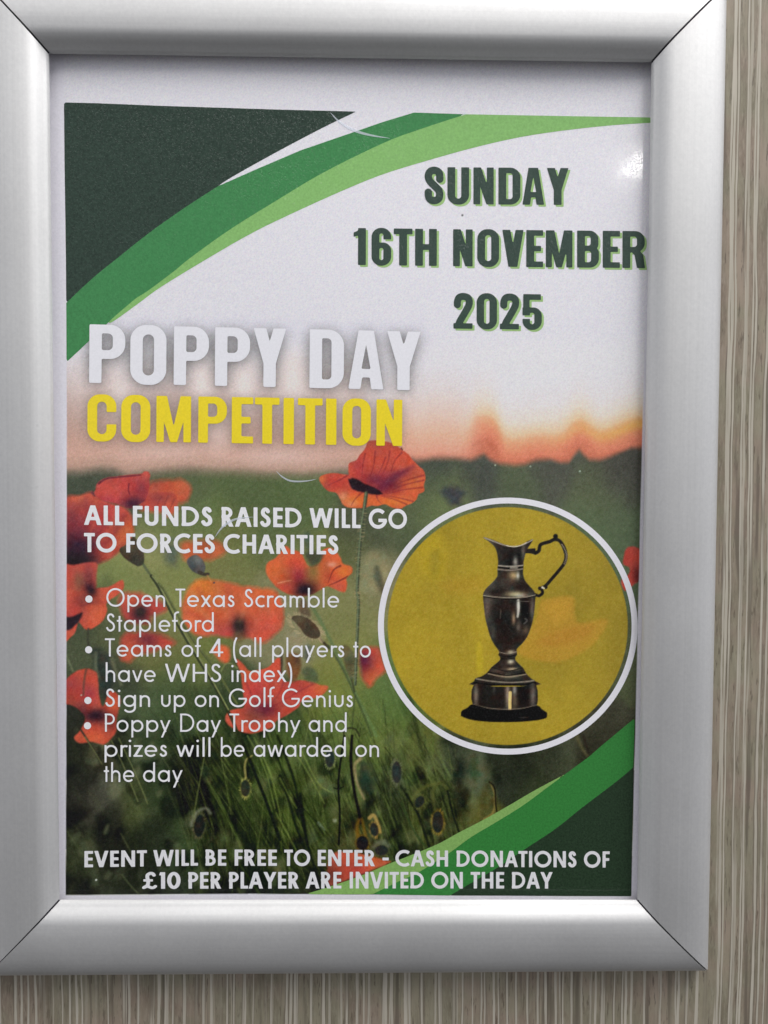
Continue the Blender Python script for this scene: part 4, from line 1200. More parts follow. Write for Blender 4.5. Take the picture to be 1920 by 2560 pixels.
def condensed(ch, x, y, w):
    """heavy condensed capitals and figures"""
    t, b = .212, .158
    R_ = min(.27, w * .48)
    ri = max((w - 2 * t) / 2 * .96, .03)
    if ch in 'O0':
        return mx_(d_rbox(x, y, 0, -.012, w, 1.012, R_, R_, R_, R_), -d_rbox(x, y, t, .15, w - t, .85, ri, ri, ri, ri))
    if ch == 'C':
        o = mx_(d_rbox(x, y, 0, -.012, w, 1.012, R_, R_, R_, R_), -d_rbox(x, y, t, .15, w - t, .85, ri, ri, ri, ri))
        return mx_(o, -d_box(x, y, w * .5, .365, w + .2, .63))
    if ch == 'U':
        return mx_(mx_(d_rbox(x, y, 0, -.012, w, 1.4, 0, 0, R_, R_), -d_rbox(x, y, t, .15, w - t, 1.5, 0, 0, ri, ri)), y - 1)
    if ch == 'D':
        return mx_(d_rbox(x, y, 0, 0, w, 1, 0, R_, R_, 0), -d_rbox(x, y, t, .15, w - t, .85, 0, ri * .9, ri * .9, 0))
    if ch in 'PR':
        lo = .415 if ch == 'P' else .42
        bowl = mx_(d_rbox(x, y, 0, lo, w, 1, 0, .26, .26, 0), -d_rbox(x, y, t, lo + .15, w - t, .85, 0, ri * .9, ri * .9, 0))
        g = mn(d_box(x, y, 0, 0, t, 1), bowl)
        if ch == 'R':
            g = mn(g, sd_poly(x, y, [(w * .40, .50), (w * .74, .50), (w * .93, .36), (w + .01, 0), (w - t, 0), (w - t - .06, .34), (w * .40, .44)]))
        return g
    if ch == 'B':
        up_ = mx_(d_rbox(x, y, 0, .445, w - .015, 1, 0, .24, .2, 0), -d_rbox(x, y, t, .595, w - t - .01, .855, 0, .07, .07, 0))
        lo = mx_(d_rbox(x, y, 0, 0, w, .585, 0, .2, .25, 0), -d_rbox(x, y, t, .145, w - t, .45, 0, .07, .07, 0))
        lo = mx_(lo, y - .56)
        up_ = mx_(up_, .5 - y)
        return mn(up_, lo, d_box(x, y, 0, 0, t, 1))
    if ch == 'E':
        return mn(d_box(x, y, 0, 0, t, 1), d_box(x, y, 0, .848, w, 1), d_box(x, y, 0, 0, w, .152), d_box(x, y, 0, .43, w * .88, .575))
    if ch == 'T':
        return mn(d_box(x, y, 0, .845, w, 1), d_box(x, y, w / 2 - t / 2, 0, w / 2 + t / 2, 1))
    if ch == 'I':
        return d_box(x, y, 0, 0, w, 1)
    if ch == 'H':
        return mn(d_box(x, y, 0, 0, t, 1), d_box(x, y, w - t, 0, w, 1), d_box(x, y, 0, .43, w, .585))
    if ch == 'N':
        s = .185
        return mn(d_box(x, y, 0, 0, s, 1), d_box(x, y, w - s, 0, w, 1), sd_poly(x, y, [(0, 1), (s + .02, 1), (w, 0), (w - s - .01, 0)]))
    if ch == 'M':
        s = .165
        return mn(d_box(x, y, 0, 0, s, 1), d_box(x, y, w - s, 0, w, 1),
                  sd_poly(x, y, [(0, 1), (.23, 1), (w / 2 + .075, 0), (w / 2 - .075, 0)]), sd_poly(x, y, [(w, 1), (w - .23, 1), (w / 2 - .075, 0), (w / 2 + .075, 0)]))
    if ch == 'A':
        a = mn(sd_poly(x, y, [(0, 0), (.205, 0), (w / 2 + .11, 1), (w / 2 - .13, 1)]), sd_poly(x, y, [(w, 0), (w - .205, 0), (w / 2 - .11, 1), (w / 2 + .13, 1)]))
        hole = sd_poly(x, y, [(w / 2 - .078, .345), (w / 2 + .078, .345), (w / 2, .76)])
        return mx_(mn(a, sd_poly(x, y, [(.1, .2), (w - .1, .2), (w / 2 + .1, .9), (w / 2 - .1, .9)])), -mn(hole, sd_poly(x, y, [(.205, -.01), (w - .205, -.01), (w - .235, .20), (.235, .20)])))
    if ch == 'V':
        a = mn(sd_poly(x, y, [(0, 1), (.215, 1), (w / 2 + .12, 0), (w / 2 - .12, 0)]), sd_poly(x, y, [(w, 1), (w - .215, 1), (w / 2 - .12, 0), (w / 2 + .12, 0)]))
        return a
    if ch == 'Y':
        return mn(d_box(x, y, w / 2 - t / 2, 0, w / 2 + t / 2, .46), sd_poly(x, y, [(0, 1), (.215, 1), (w / 2 + t / 2, .40), (w / 2 - t / 2, .40)]), sd_poly(x, y, [(w, 1), (w - .215, 1), (w / 2 - t / 2, .40), (w / 2 + t / 2, .40)]))
    if ch == '1':
        return mn(d_box(x, y, w - t, 0, w, 1), sd_poly(x, y, [(0, .76), (0, .88), (.10, .92), (.17, 1), (w, 1), (w - t + .01, .80)]))
    if ch == '6':
        o = mx_(d_rbox(x, y, 0, -.012, w, 1.012, R_, R_, R_, R_), -d_rbox(x, y, t, .15, w - t, .86, ri, ri, ri, ri))
        o = mx_(o, -d_box(x, y, t, -.1, w + .1, .70))
        return mn(o, mx_(d_rbox(x, y, 0, -.012, w, .615, .1, .22, R_, R_), -d_rbox(x, y, t, .14, w - t, .47, .05, .05, .05, .05)))
    k = w / .515
    if ch == 'S':
        P = [(.412, .64), (.412, .76), (.38, .865), (.265, .912), (.15, .875), (.103, .775), (.118, .67), (.18, .575), (.29, .47), (.385, .37), (.412, .25), (.375, .135), (.26, .088), (.145, .13), (.103, .235), (.103, .345)]
        return d_stroke(x, y, [(a * k, b_) for a, b_ in spl(P, False, 3)], .2)
    if ch == '2':
        P = [(.103, .645), (.103, .77), (.15, .88), (.262, .912), (.375, .875), (.415, .77), (.40, .66), (.34, .53), (.25, .36), (.165, .20), (.125, .06)]
        return mx_(mn(d_stroke(x, y, [(a * k, b_) for a, b_ in spl(P, False, 3)], .2), d_box(x, y, 0, 0, w * .97, .155)), -y)
    if ch == '5':
        o = mx_(d_rbox(x, y, 0, -.012, w, .625, .02, .24, R_, R_), -d_rbox(x, y, t, .15, w - t, .475, .04, .06, .06, .06))
        o = mx_(o, -d_box(x, y, -.1, .30, t + .004, .40))
        o = mx_(o, -d_box(x, y, -.1, .39, t * .5, .40))
        return mn(o, d_box(x, y, .02, .84, w * .95, 1), d_box(x, y, .02, .40, .2, 1))
    raise KeyError(ch)


S_PTS = [(.40, .80), (.345, .905), (.245, .95), (.14, .91), (.09, .79), (.12, .66), (.23, .55), (.36, .45), (.425, .30), (.39, .14), (.25, .05), (.11, .09), (.03, .23)]


def geometric(ch, t):
    """geometric sans: returns (width, distance function)"""
    h = t / 2
    bt = t * .92

    def bowl(x1, y0, y1):
        r = (y1 - y0 - bt) / 2
        xc = x1 - h - r
        return np.array([(0, y1 - bt / 2)] + [tuple(p) for p in arc(xc, (y0 + y1) / 2, r, r, 90, -90, 16)] + [(0, y0 + bt / 2)])

    def sS(x, y, w, hh, y0=0):
        P = np.array(S_PTS)
        k = (1 - t / hh) / .9
        P = np.stack([((P[:, 0] - .235) * k * (1.0 if t < .13 else .92) + .25) * w / .5, (.5 + (P[:, 1] - .5) * k) * hh + y0], 1)
        return d_stroke(x, y, spl(P, False, 3), t)
    th_ = t * 1.06
    G = {}
    G['A'] = (.80, lambda x, y: mn(diag(x, y, th_ / 2, 0, .40 - t * .05, 1, th_), diag(x, y, .80 - th_ / 2, 0, .40 + t * .05, 1, th_), d_box(x, y, .19, .24, .61, .24 + bt)))
    G['B'] = (.56, lambda x, y: mn(d_box(x, y, 0, 0, t, 1), d_stroke(x, y, bowl(.49, .5 - bt / 2 + .02, 1), bt), d_stroke(x, y, bowl(.56, 0, .5 + bt / 2 + .02), bt)))
    G['C'] = (.80, lambda x, y: d_stroke(x, y, arc(.5, .5, .515 - h, .52 - h, 52, 308), t))
    G['D'] = (.78, lambda x, y: mn(d_box(x, y, 0, 0, t, 1), d_stroke(x, y, bowl(.78, 0, 1), bt)))
    G['E'] = (.46, lambda x, y: mn(d_box(x, y, 0, 0, t, 1), d_box(x, y, 0, 1 - bt, .46, 1), d_box(x, y, 0, 0, .46, bt), d_box(x, y, 0, .5 - bt / 2, .44, .5 + bt / 2)))
    G['F'] = (.44, lambda x, y: mn(d_box(x, y, 0, 0, t, 1), d_box(x, y, 0, 1 - bt, .44, 1), d_box(x, y, 0, .5 - bt / 2, .41, .5 + bt / 2)))
    G['G'] = (.98, lambda x, y: mn(d_stroke(x, y, arc(.5, .5, .515 - h, .52 - h, 44, 352), t), d_box(x, y, .52, .5 - bt, .98, .5)))
    G['H'] = (.66, lambda x, y: mn(d_box(x, y, 0, 0, t, 1), d_box(x, y, .66 - t, 0, .66, 1), d_box(x, y, 0, .5 - bt / 2, .66, .5 + bt / 2)))
    G['I'] = (t, lambda x, y: d_box(x, y, 0, 0, t, 1))
    G['L'] = (.42, lambda x, y: mn(d_box(x, y, 0, 0, t, 1), d_box(x, y, 0, 0, .42, bt)))
    G['N'] = (.74, lambda x, y: mn(d_box(x, y, 0, 0, t, 1), d_box(x, y, .74 - t, 0, .74, 1), sd_poly(x, y, [(0, 1.01), (t * 1.05, 1.01), (.74, -.01), (.74 - t * 1.05, -.01)])))
    G['O'] = (1.02, lambda x, y: d_stroke(x, y, arc(.51, .5, .51 - h, .515 - h, 0, 376, 52), t))
    G['P'] = (.54, lambda x, y: mn(d_box(x, y, 0, 0, t, 1), d_stroke(x, y, bowl(.54, .40, 1), bt)))
    G['R'] = (.57, lambda x, y: mn(d_box(x, y, 0, 0, t, 1), d_stroke(x, y, bowl(.52, .42, 1), bt), diag(x, y, .57 - th_ * .55, 0, .20 + h * .6, .46, th_ * 1.1)))
    G['S'] = (.5, lambda x, y: sS(x, y, .5, 1))
    G['T'] = (.54, lambda x, y: mn(d_box(x, y, 0, 1 - bt, .54, 1), d_box(x, y, .27 - h, 0, .27 + h, 1)))
    G['U'] = (.62, lambda x, y: d_stroke(x, y, np.concatenate([[(h, 1)], arc(.31, .30, .31 - h, .31 - h, 180, 360, 20), [(.62 - h, 1)]]), t))
    G['V'] = (.76, lambda x, y: mn(diag(x, y, th_ / 2, 1, .38 - t * .05, 0, th_), diag(x, y, .76 - th_ / 2, 1, .38 + t * .05, 0, th_)))
    G['W'] = (1.16, lambda x, y: mn(diag(x, y, th_ / 2, 1, .31, 0, th_), diag(x, y, .58, 1, .31, 0, th_), diag(x, y, .58, 1, .85, 0, th_), diag(x, y, 1.16 - th_ / 2, 1, .85, 0, th_)))
    G['Y'] = (.72, lambda x, y: mn(d_box(x, y, .36 - h, 0, .36 + h, .46), diag(x, y, th_ / 2, 1, .36, .40, th_ * 1.05), diag(x, y, .72 - th_ / 2, 1, .36, .40, th_ * 1.05)))
    G['1'] = (.28, lambda x, y: mn(d_box(x, y, .28 - t, 0, .28, 1), sd_poly(x, y, [(0, .82), (.05, 1), (.28, 1), (.28 - t, .80)])))
    G['0'] = (.62, lambda x, y: d_stroke(x, y, arc(.31, .5, .31 - h, .515 - h, 0, 376, 52), t))
    G['4'] = (.66, lambda x, y: mn(d_box(x, y, .42, 0, .42 + t, 1), d_box(x, y, .03, .20, .66, .20 + bt), diag(x, y, .03 + h, .20, .42 + h, 1, t * 1.15)))
    G['\u00a3'] = (.62, lambda x, y: mn(d_stroke(x, y, spl([(.52, .80), (.45, .91), (.33, .925), (.22, .84), (.20, .70), (.235, .50), (.235, .30), (.17, .16), (.07, .09)], False, 4), t * .92), d_box(x, y, .02, .44, .46, .44 + bt * .8),
                                        d_stroke(x, y, spl([(.02, .05), (.12, .14), (.24, .14), (.38, .07), (.50, .08), (.59, .17)], False, 4), t * .85)))
    G['-'] = (.34, lambda x, y: d_box(x, y, 0, .36, .34, .36 + bt))
    G['('] = (.22, lambda x, y: d_stroke(x, y, spl([(.20, 1.06), (.10, .82), (.055, .55), (.055, .22), (.10, -.06), (.20, -.30)], False, 5), t))
    G[')'] = (.22, lambda x, y: d_stroke(x, y, spl([(.02, 1.06), (.12, .82), (.165, .55), (.165, .22), (.12, -.06), (.02, -.30)], False, 5), t))
    xh, r, asc, des = .64, .325, 1.08, -.31
    ring = lambda x, y: d_stroke(x, y, arc(r, xh / 2, r - h, r + .003 - h, 0, 376, 42), t)
    G['a'] = (.655, lambda x, y: mn(ring(x, y), d_box(x, y, .655 - t, 0, .655, xh)))
    G['b'] = (.655, lambda x, y: mn(ring(x - .005, y), d_box(x, y, 0, 0, t, asc)))
    G['c'] = (.52, lambda x, y: d_stroke(x, y, arc(r, xh / 2, r - h, r + .003 - h, 52, 308), t))
    G['d'] = (.655, lambda x, y: mn(ring(x, y), d_box(x, y, .655 - t, 0, .655, asc)))
    G['e'] = (.65, lambda x, y: mn(d_stroke(x, y, arc(r, xh / 2, r - h, r + .003 - h, 0, 318), t), d_box(x, y, .05, xh / 2 - bt * .5, .65 - h * .3, xh / 2 + bt * .42)))
    G['f'] = (.36, lambda x, y: mn(d_stroke(x, y, np.concatenate([[(.10 + h, 0)], arc(.10 + h + .17, .90, .17, .165, 180, 75, 14)]), t), d_box(x, y, 0, xh - bt, .32, xh)))
    G['g'] = (.655, lambda x, y: mn(ring(x, y), d_stroke(x, y, np.concatenate([[(.655 - h, xh)], arc(r, -.04, .655 - h - r, .29 - h, 0, -150, 20)]), t)))
    arch = lambda x, y, x0, w: d_stroke(x, y, np.concatenate([arc(x0 + w / 2, xh - w / 2 + h * .2 - .01, w / 2 - h, w / 2 - h * 1.0, 180, 0, 18), [(x0 + w - h, 0)]]), t)
    G['h'] = (.53, lambda x, y: mn(d_box(x, y, 0, 0, t, asc), arch(x, y, 0, .53)))
    G['n'] = (.53, lambda x, y: mn(d_box(x, y, 0, 0, t, xh), arch(x, y, 0, .53)))
    G['m'] = (.82, lambda x, y: mn(d_box(x, y, 0, 0, t, xh), arch(x, y, 0, .46), arch(x, y, .36, .46)))
    G['i'] = (t, lambda x, y: mn(d_box(x, y, 0, 0, t, xh), np.hypot(x - h, y - .87) - t * .64))
    G['l'] = (t, lambda x, y: d_box(x, y, 0, 0, t, asc))
    G['o'] = (.65, ring)
    G['p'] = (.655, lambda x, y: mn(ring(x - .005, y), d_box(x, y, 0, des, t, xh)))
    G['r'] = (.30, lambda x, y: mn(d_box(x, y, 0, 0, t, xh), d_stroke(x, y, arc(.25, xh - .22, .25 - h, .22 - h, 175, 62, 12), t)))
    G['s'] = (.37, lambda x, y: sS(x, y, .37, xh + .01))
    G['t'] = (.30, lambda x, y: mn(d_box(x, y, .10, 0, .10 + t, .86), d_box(x, y, 0, xh - bt, .30, xh)))
    G['u'] = (.53, lambda x, y: mn(d_stroke(x, y, np.concatenate([[(h, xh)], arc(.265, .265, .265 - h, .27 - h, 180, 360, 18), [(.53 - h, xh)]]), t), d_box(x, y, .53 - t, .2, .53, xh)))
    G['v'] = (.58, lambda x, y: mn(diag(x, y, th_ / 2, xh, .29, 0, th_), diag(x, y, .58 - th_ / 2, xh, .29, 0, th_)))
    G['w'] = (.90, lambda x, y: mn(diag(x, y, th_ / 2, xh, .245, 0, th_), diag(x, y, .45, xh, .245, 0, th_), diag(x, y, .45, xh, .655, 0, th_), diag(x, y, .90 - th_ / 2, xh, .655, 0, th_)))
    G['x'] = (.56, lambda x, y: mn(diag(x, y, th_ * .6, xh, .56 - th_ * .6, 0, th_ * 1.2), diag(x, y, th_ * .6, 0, .56 - th_ * .6, xh, th_ * 1.2)))
    G['y'] = (.58, lambda x, y: mn(diag(x, y, th_ / 2, xh, .30, 0, th_), diag(x, y, .58 - th_ / 2, xh, .58 - th_ / 2 - .42, des, th_)))
    G['z'] = (.47, lambda x, y: mn(d_box(x, y, .02, xh - bt, .47, xh), d_box(x, y, 0, 0, .47, bt), diag(x, y, th_ * .7, bt * .5, .47 - th_ * .7, xh - bt * .5, th_ * 1.35)))
    return G[ch]


def contour(f, x0, x1, y0, y1, h, cap_run=10):
    """fills f<0 with polygons (marching squares; full rows are merged)"""
    nx, ny = int(math.ceil((x1 - x0) / h)) + 2, int(math.ceil((y1 - y0) / h)) + 2
    gx = x0 - h + np.arange(nx + 1) * h
    gy = y0 - h + np.arange(ny + 1) * h
    XX, YY = np.meshgrid(gx, gy)
    D = f(XX, YY)
    D = np.where(np.abs(D) < 1e-6, 1e-6, D)
    polys = []
    ins = D < 0
    for j in range(ny):
        run = None
        for i in range(nx):
            c = (ins[j, i], ins[j, i + 1], ins[j + 1, i + 1], ins[j + 1, i])
            k = sum(c)
            if k == 4:
                if run is None:
                    run = i
                elif i - run >= cap_run:
                    polys.append([(gx[run], gy[j]), (gx[i], gy[j]), (gx[i], gy[j + 1]), (gx[run], gy[j + 1])])
                    run = i
                continue
            if run is not None:
                polys.append([(gx[run], gy[j]), (gx[i], gy[j]), (gx[i], gy[j + 1]), (gx[run], gy[j + 1])])
                run = None
            if k == 0:
                continue
            P = [(gx[i], gy[j]), (gx[i + 1], gy[j]), (gx[i + 1], gy[j + 1]), (gx[i], gy[j + 1])]
            V_ = [D[j, i], D[j, i + 1], D[j + 1, i + 1], D[j + 1, i]]
            o = []
            for a in range(4):
                b = (a + 1) % 4
                if V_[a] < 0:
                    o.append(P[a])
                if (V_[a] < 0) != (V_[b] < 0):
                    s = V_[a] / (V_[a] - V_[b])
                    o.append((P[a][0] + (P[b][0] - P[a][0]) * s, P[a][1] + (P[b][1] - P[a][1]) * s))
            if len(o) >= 3:
                polys.append(o)
        if run is not None:
            polys.append([(gx[run], gy[j]), (gx[nx], gy[j]), (gx[nx], gy[j + 1]), (gx[run], gy[j + 1])])
    return polys


_cache = {}


def glyph_polys(kind, ch, w, t):
    key = (kind, ch, round(w, 2), t)
    if key not in _cache:
        if kind == 'c':
            _cache[key] = contour(lambda x, y: condensed(ch, x, y, w), -.05, w + .05, -.05, 1.05, 1 / 46)
        else:
            gw, f = geometric(ch, t)
            _cache[key] = contour(f, -.05, gw + .05, -.36, 1.14, 1 / 38)
    return _cache[key]


class Print:
    """collects flat printed shapes (reference points) into one mesh on the sheet"""
    def __init__(self):
        self.V, self.F = [], []

    def add(self, P):
        n = len(self.V)
        self.V.extend(P)
        self.F.append(tuple(range(n, n + len(P))))

    def build(self, name, mat, lift, parent=poster, label=None):
        P = np.array(self.V, float)
        Q = warp(mm(P[:, 0], P[:, 1]))
        Q[:, 2] += lift
        me_F = [tuple(reversed(f)) for f in self.F]
        o = mesh_obj(name, Q, me_F, mat, parent)
        me = o.data
        n = np.zeros(len(me.polygons) * 3, np.float32)
        me.polygons.foreach_get('normal', n)
        if n.reshape(-1, 3)[:, 1].mean() > 0:
            me.flip_normals()
        if label:
            o['label'] = label
        return o


def wobble(x, y):
    return 0.0


def put(pr, polys, fx, fy, off=(0, 0)):
    for P in polys:
        pr.add([(fx(p[0], p[1]) + off[0], fy(p[0], p[1]) + off[1]) for p in P])


def heading(pr, letters, base, cap, off=(0, 0), t=None):
    """letters: (char, x0, x1); base: two baseline points; cap: cap height, all in reference pixels"""
    (bx0, by0), (bx1, by1) = base
    sl_ = (by1 - by0) / (bx1 - bx0)
    for ch, a, b in letters:
        w = (b - a) / cap
        polys = glyph_polys('c', ch, w, 0)
        put(pr, polys, lambda x, y: a + x * cap - (y * cap) * -sl_ * .3, lambda x, y: by0 + (a + x * cap - bx0) * sl_ - y * cap, off)


GAP = {'straight': .095, 'round': .062, 'diag': .03}
LEFT_ = {}
for c_ in 'BDEFHILNPRUbhiklmnpru1':
    LEFT_[c_] = 'straight'
for c_ in 'AVWYvwxyTftzJ4':
    LEFT_[c_] = 'diag'


def word(pr, text, x0, x1, base, cap, t, off=(0, 0)):
    adv, pos = 0.0, []
    for i, ch in enumerate(text):
        if i:
            p, c = text[i - 1], ch
            gl = GAP[LEFT_.get(c, 'round')]
            gr = GAP['straight' if p in 'HINUMdhilmnuagq1b'[:14] else ('diag' if p in 'AVWYvwxyTLFPrfctz' else 'round')]
            adv += gl + gr + (.0 if t < .13 else -.03)
        w = geometric(ch, t)[0]
        pos.append((ch, adv, w))
        adv += w
    k = (x1 - x0) / adv
    (bx0, by0), (bx1, by1) = base
    sl_ = (by1 - by0) / (bx1 - bx0)
    for ch, a, w in pos:
        polys = glyph_polys('g', ch, 0, t)
        put(pr, polys, lambda x, y: x0 + (a + x) * k, lambda x, y: by0 + (x0 + (a + x) * k - bx0) * sl_ - y * cap, off)


# ---- date
q1 = Crop(1040, 390, .36166)
q2 = Crop(860, 540, .36166)
q3 = Crop(200, 780, .30139)
q4 = Crop(620, 780, .30139)


def xs_(q, L):
    return [(c, a * q.s + q.o[0], b * q.s + q.o[0]) for c, a, b in L]


SUN = xs_(q1, [('S', 59, 190), ('U', 217, 367), ('N', 397, 537), ('D', 570, 722), ('A', 736, 886), ('Y', 905, 1054)])
NOV = xs_(q2, [('1', 66, 151), ('6', 190, 326), ('T', 343, 473), ('H', 491, 641)]) + \
    xs_(q1, [('N', 256, 391), ('O', 423, 574), ('V', 596, 743), ('E', 762, 878), ('M', 897, 1081), ('B', 1113, 1264), ('E', 1290, 1409), ('R', 1426, 1580)])
YEAR = xs_(q2, [('2', 756, 892), ('0', 916, 1057), ('2', 1077, 1214), ('5', 1233, 1367)])
bs, bn, by_ = q1((60, 331), (1050, 338)), [q2((66, 340))[0], q1((1580, 776))[0]], q2((756, 779), (1367, 786))
DARK = ink_mat('dark_green_ink', (54, 70, 62), .22)
LIME = ink_mat('light_green_ink', (146, 180, 116), .14)
date, dsh = Print(), Print()
OFF = (5.2, 4.6)
for L_, b_, c_ in ((SUN, bs, 92.5), (NOV, bn, 92.5), (YEAR, by_, 88.5)):
    heading(date, L_, b_, c_)
    heading(dsh, L_, b_, c_, OFF)
od = date.build('date_lettering', DARK, .06, label='dark green date lettering at the upper right of the poster')
dsh.build('drop_shadow', LIME, .03, parent=od, label='light green offset shadow of the date lettering')

# ---- title
P_ = xs_(q3, [('P', 74, 372), ('O', 414, 714), ('P', 776, 1067), ('P', 1118, 1411)]) + xs_(q4, [('Y', 44, 314), ('D', 510, 794), ('A', 832, 1123), ('Y', 1150, 1427)])
COMP = xs_(q3, [('C', 60, 300), ('O', 340, 582), ('M', 632, 920), ('P', 980, 1218), ('E', 1258, 1438), ('T', 1450, 1655)]) + \
    xs_(q4, [('I', 294, 381), ('T', 413, 616), ('I', 646, 733), ('O', 783, 1018), ('N', 1064, 1278)])
bp, bc = [q3((74, 587))[0], q4((1340, 650))[0]], [q3((60, 1068))[0], q4((1278, 1112))[0]]
title, comp = Print(), Print()
heading(title, P_, bp, 146.5)
heading(comp, COMP, bc, 115.5)
title.build('title_lettering', ink_mat('white_ink', (219, 219, 224), .05), .06, label='white poppy day title lettering with a soft grey shadow')
comp.build('title_lettering', ink_mat('yellow_ink', (226, 204, 44), .08), .06, label='yellow competition lettering under the white title')

# ---- soft grey shadow printed behind the two title lines
msk = np.zeros_like(X)


def stamp(L_, base, cap):
    (bx0, by0), (bx1, by1) = base
    sl_ = (by1 - by0) / (bx1 - bx0)
    for ch, a, b in L_:
        w = (b - a) / cap
        s = box_of(a - 12, min(by0, by1) - cap - 12, b + 12, max(by0, by1) + 12)
        gx = (X[s] - a) / cap
        gy = (by0 + (X[s] - bx0) * sl_ - Y[s]) / cap
        msk[s] = np.maximum(msk[s], smooth(.02, -.02, condensed(ch, gx, gy, w)))


def blur(a, s):
    r = int(s * 3)
    k = np.exp(-.5 * (np.arange(-r, r + 1) / s) ** 2)
    k /= k.sum()
    a = np.apply_along_axis(lambda v: np.convolve(v, k, 'same'), 0, a)
    return np.apply_along_axis(lambda v: np.convolve(v, k, 'same'), 1, a)


stamp(P_, bp, 146.5)
m1 = msk.copy()
msk[:] = 0
stamp(COMP, bc, 115.5)
m2 = msk.copy()
sh = np.clip(np.maximum(blur(m1, 9.0) * 1.5, blur(m2, 8.0) * 1.15), 0, 1)
sh = np.roll(sh, 2, 0)
sh *= np.interp(Y, [790, 840, 900, 960, 1100, 1180], [.5, .95, 1.0, .8, .75, .5]) * .85
rag = np.clip(blur(m1, 1.1) * 1.3, 0, 1) * (1 - m1) * (vnoise(10, 10, 77, 1) > .0) * smooth(850, 900, Y)
for kk in range(3):
    IMG[..., kk] = IMG[..., kk] * (1 - sh) + (IMG[..., kk] * .30 + np.array([122, 120, 116])[kk] * .45) * sh
    IMG[..., kk] = IMG[..., kk] * (1 - .45 * rag) + 70 * .45 * rag

# ---- white body lettering
WHITE = ink_mat('white_print', (222, 222, 224), .05)
GREYW = ink_mat('pale_grey_print', (214, 214, 216), .06)
ch = Print()
l1, l2 = [qa((233, 770))[0], qb((1252, 803))[0]], [qa((233, 996))[0], qb((680, 1016))[0]]
X_ = lambda q, v: v * q.s + q.o[0]
for tx, a, b in (('ALL', X_(qa, 233), X_(qa, 566)), ('FUNDS', X_(qa, 638), X_(qa, 1296)), ('RAISED', X_(qa, 1375), X_(qb, 379)), ('WILL', X_(qb, 443), X_(qb, 868)), ('GO', X_(qb, 937), X_(qb, 1252))):
    word(ch, tx, a, b, l1, 49.0, .19)
for tx, a, b in (('TO', X_(qa, 233), X_(qa, 502)), ('FORCES', X_(qa, 583), X_(qa, 1317)), ('CHARITIES', X_(qa, 1390), X_(qb, 682))):
    word(ch, tx, a, b, l2, 48.0, .19)
ch.build('charity_lettering', WHITE, .06, label='bold white lettering about forces charities')
bod = Print()
CB = 45.5
LINES = [
    ([qc((418, 253))[0], qd((1022, 263))[0]], [('Open', X_(qc, 418), X_(qc, 905)), ('Texas', X_(qc, 990), X_(qc, 1480)), ('Scramble', X_(qd, 232), X_(qd, 1022))]),
    ([qc((415, 461))[0], qc((1308, 463))[0]], [('Stapleford', X_(qc, 415), X_(qc, 1308))]),
    ([qc((405, 668))[0], qd((1283, 676))[0]], [('Teams', X_(qc, 405), X_(qc, 957)), ('of', X_(qc, 1040), X_(qc, 1206)), ('4', X_(qc, 1265), X_(qc, 1387)), ('(all', X_(qc, 1468), X_(qd, 376)), ('players', X_(qd, 465), X_(qd, 1064)), ('to', X_(qd, 1138), X_(qd, 1284))]),
    ([qc((412, 878))[0], qd((630, 881))[0]], [('have', X_(qc, 412), X_(qc, 827)), ('WHS', X_(qc, 903), X_(qc, 1370)), ('index)', X_(qd, 128), X_(qd, 631))]),
    ([qc((408, 1085))[0], qd((1135, 1089))[0]], [('Sign', X_(qc, 408), X_(qc, 780)), ('up', X_(qc, 872), X_(qc, 1073)), ('on', X_(qc, 1150), X_(qc, 1351)), ('Golf', X_(qd, 108), X_(qd, 482)), ('Genius', X_(qd, 548), X_(qd, 1136))]),
    ([qc((406, 1292))[0], qd((1083, 1294))[0]], [('Poppy', X_(qc, 406), X_(qc, 951)), ('Day', X_(qc, 1030), X_(qc, 1369)), ('Trophy', X_(qd, 110), X_(qd, 701)), ('and', X_(qd, 768), X_(qd, 1084))]),
    ([qe((403, 172))[0], qf((1152, 173))[0]], [('prizes', X_(qe, 403), X_(qe, 921)), ('will', X_(qe, 998), X_(qe, 1281)), ('be', X_(qe, 1367), X_(qe, 1564)), ('awarded', X_(qf, 113), X_(qf, 878)), ('on', X_(qf, 956), X_(qf, 1153))]),
    ([qe((397, 380))[0], qe((1050, 380))[0]], [('the', X_(qe, 397), X_(qe, 650)), ('day', X_(qe, 723), X_(qe, 1051))])]
for base, ws in LINES:
    for tx, a, b in ws:
        word(bod, tx, a, b, base, CB, .105)
for px_, py_ in qc((273, 191), (270, 612), (264, 1033), (261, 1242)):
    bod.add([(px_ + 9.0 * math.cos(a), py_ + 9.0 * math.sin(a)) for a in np.linspace(0, 2 * math.pi, 24, endpoint=False)])
bod.build('bullet_list', WHITE, .06, label='thin white bulleted list of entry rules')
ent = Print()
e1, e2 = [qe((238, 1086))[0], qe((1178, 1074))[0]], [qf((0, 1074))[0], qg((1363, 1009))[0]]
e1b = [qe((1178, 1074))[0], qf((1118, 1080))[0]]
for tx, a, b, bb in (('EVENT', X_(qe, 238), X_(qe, 756), e1), ('WILL', X_(qe, 808), X_(qe, 1179), e1), ('BE', X_(qe, 1243), X_(qe, 1413), e1b), ('FREE', X_(qe, 1482), X_(qf, 306), e1b), ('TO', X_(qf, 367), X_(qf, 582), e1b), ('ENTER', X_(qf, 645), X_(qf, 1119), e1b),
                     ('-', X_(qf, 1182), X_(qf, 1234), e2), ('CASH', X_(qf, 1291), X_(qg, 123), e2), ('DONATIONS', X_(qg, 190), X_(qg, 1108), e2), ('OF', X_(qg, 1166), X_(qg, 1364), e2)):
    word(ent, tx, a, b, bb, 40.5, .19)
f1 = [qe((725, 1265))[0], qg((925, 1171))[0]]
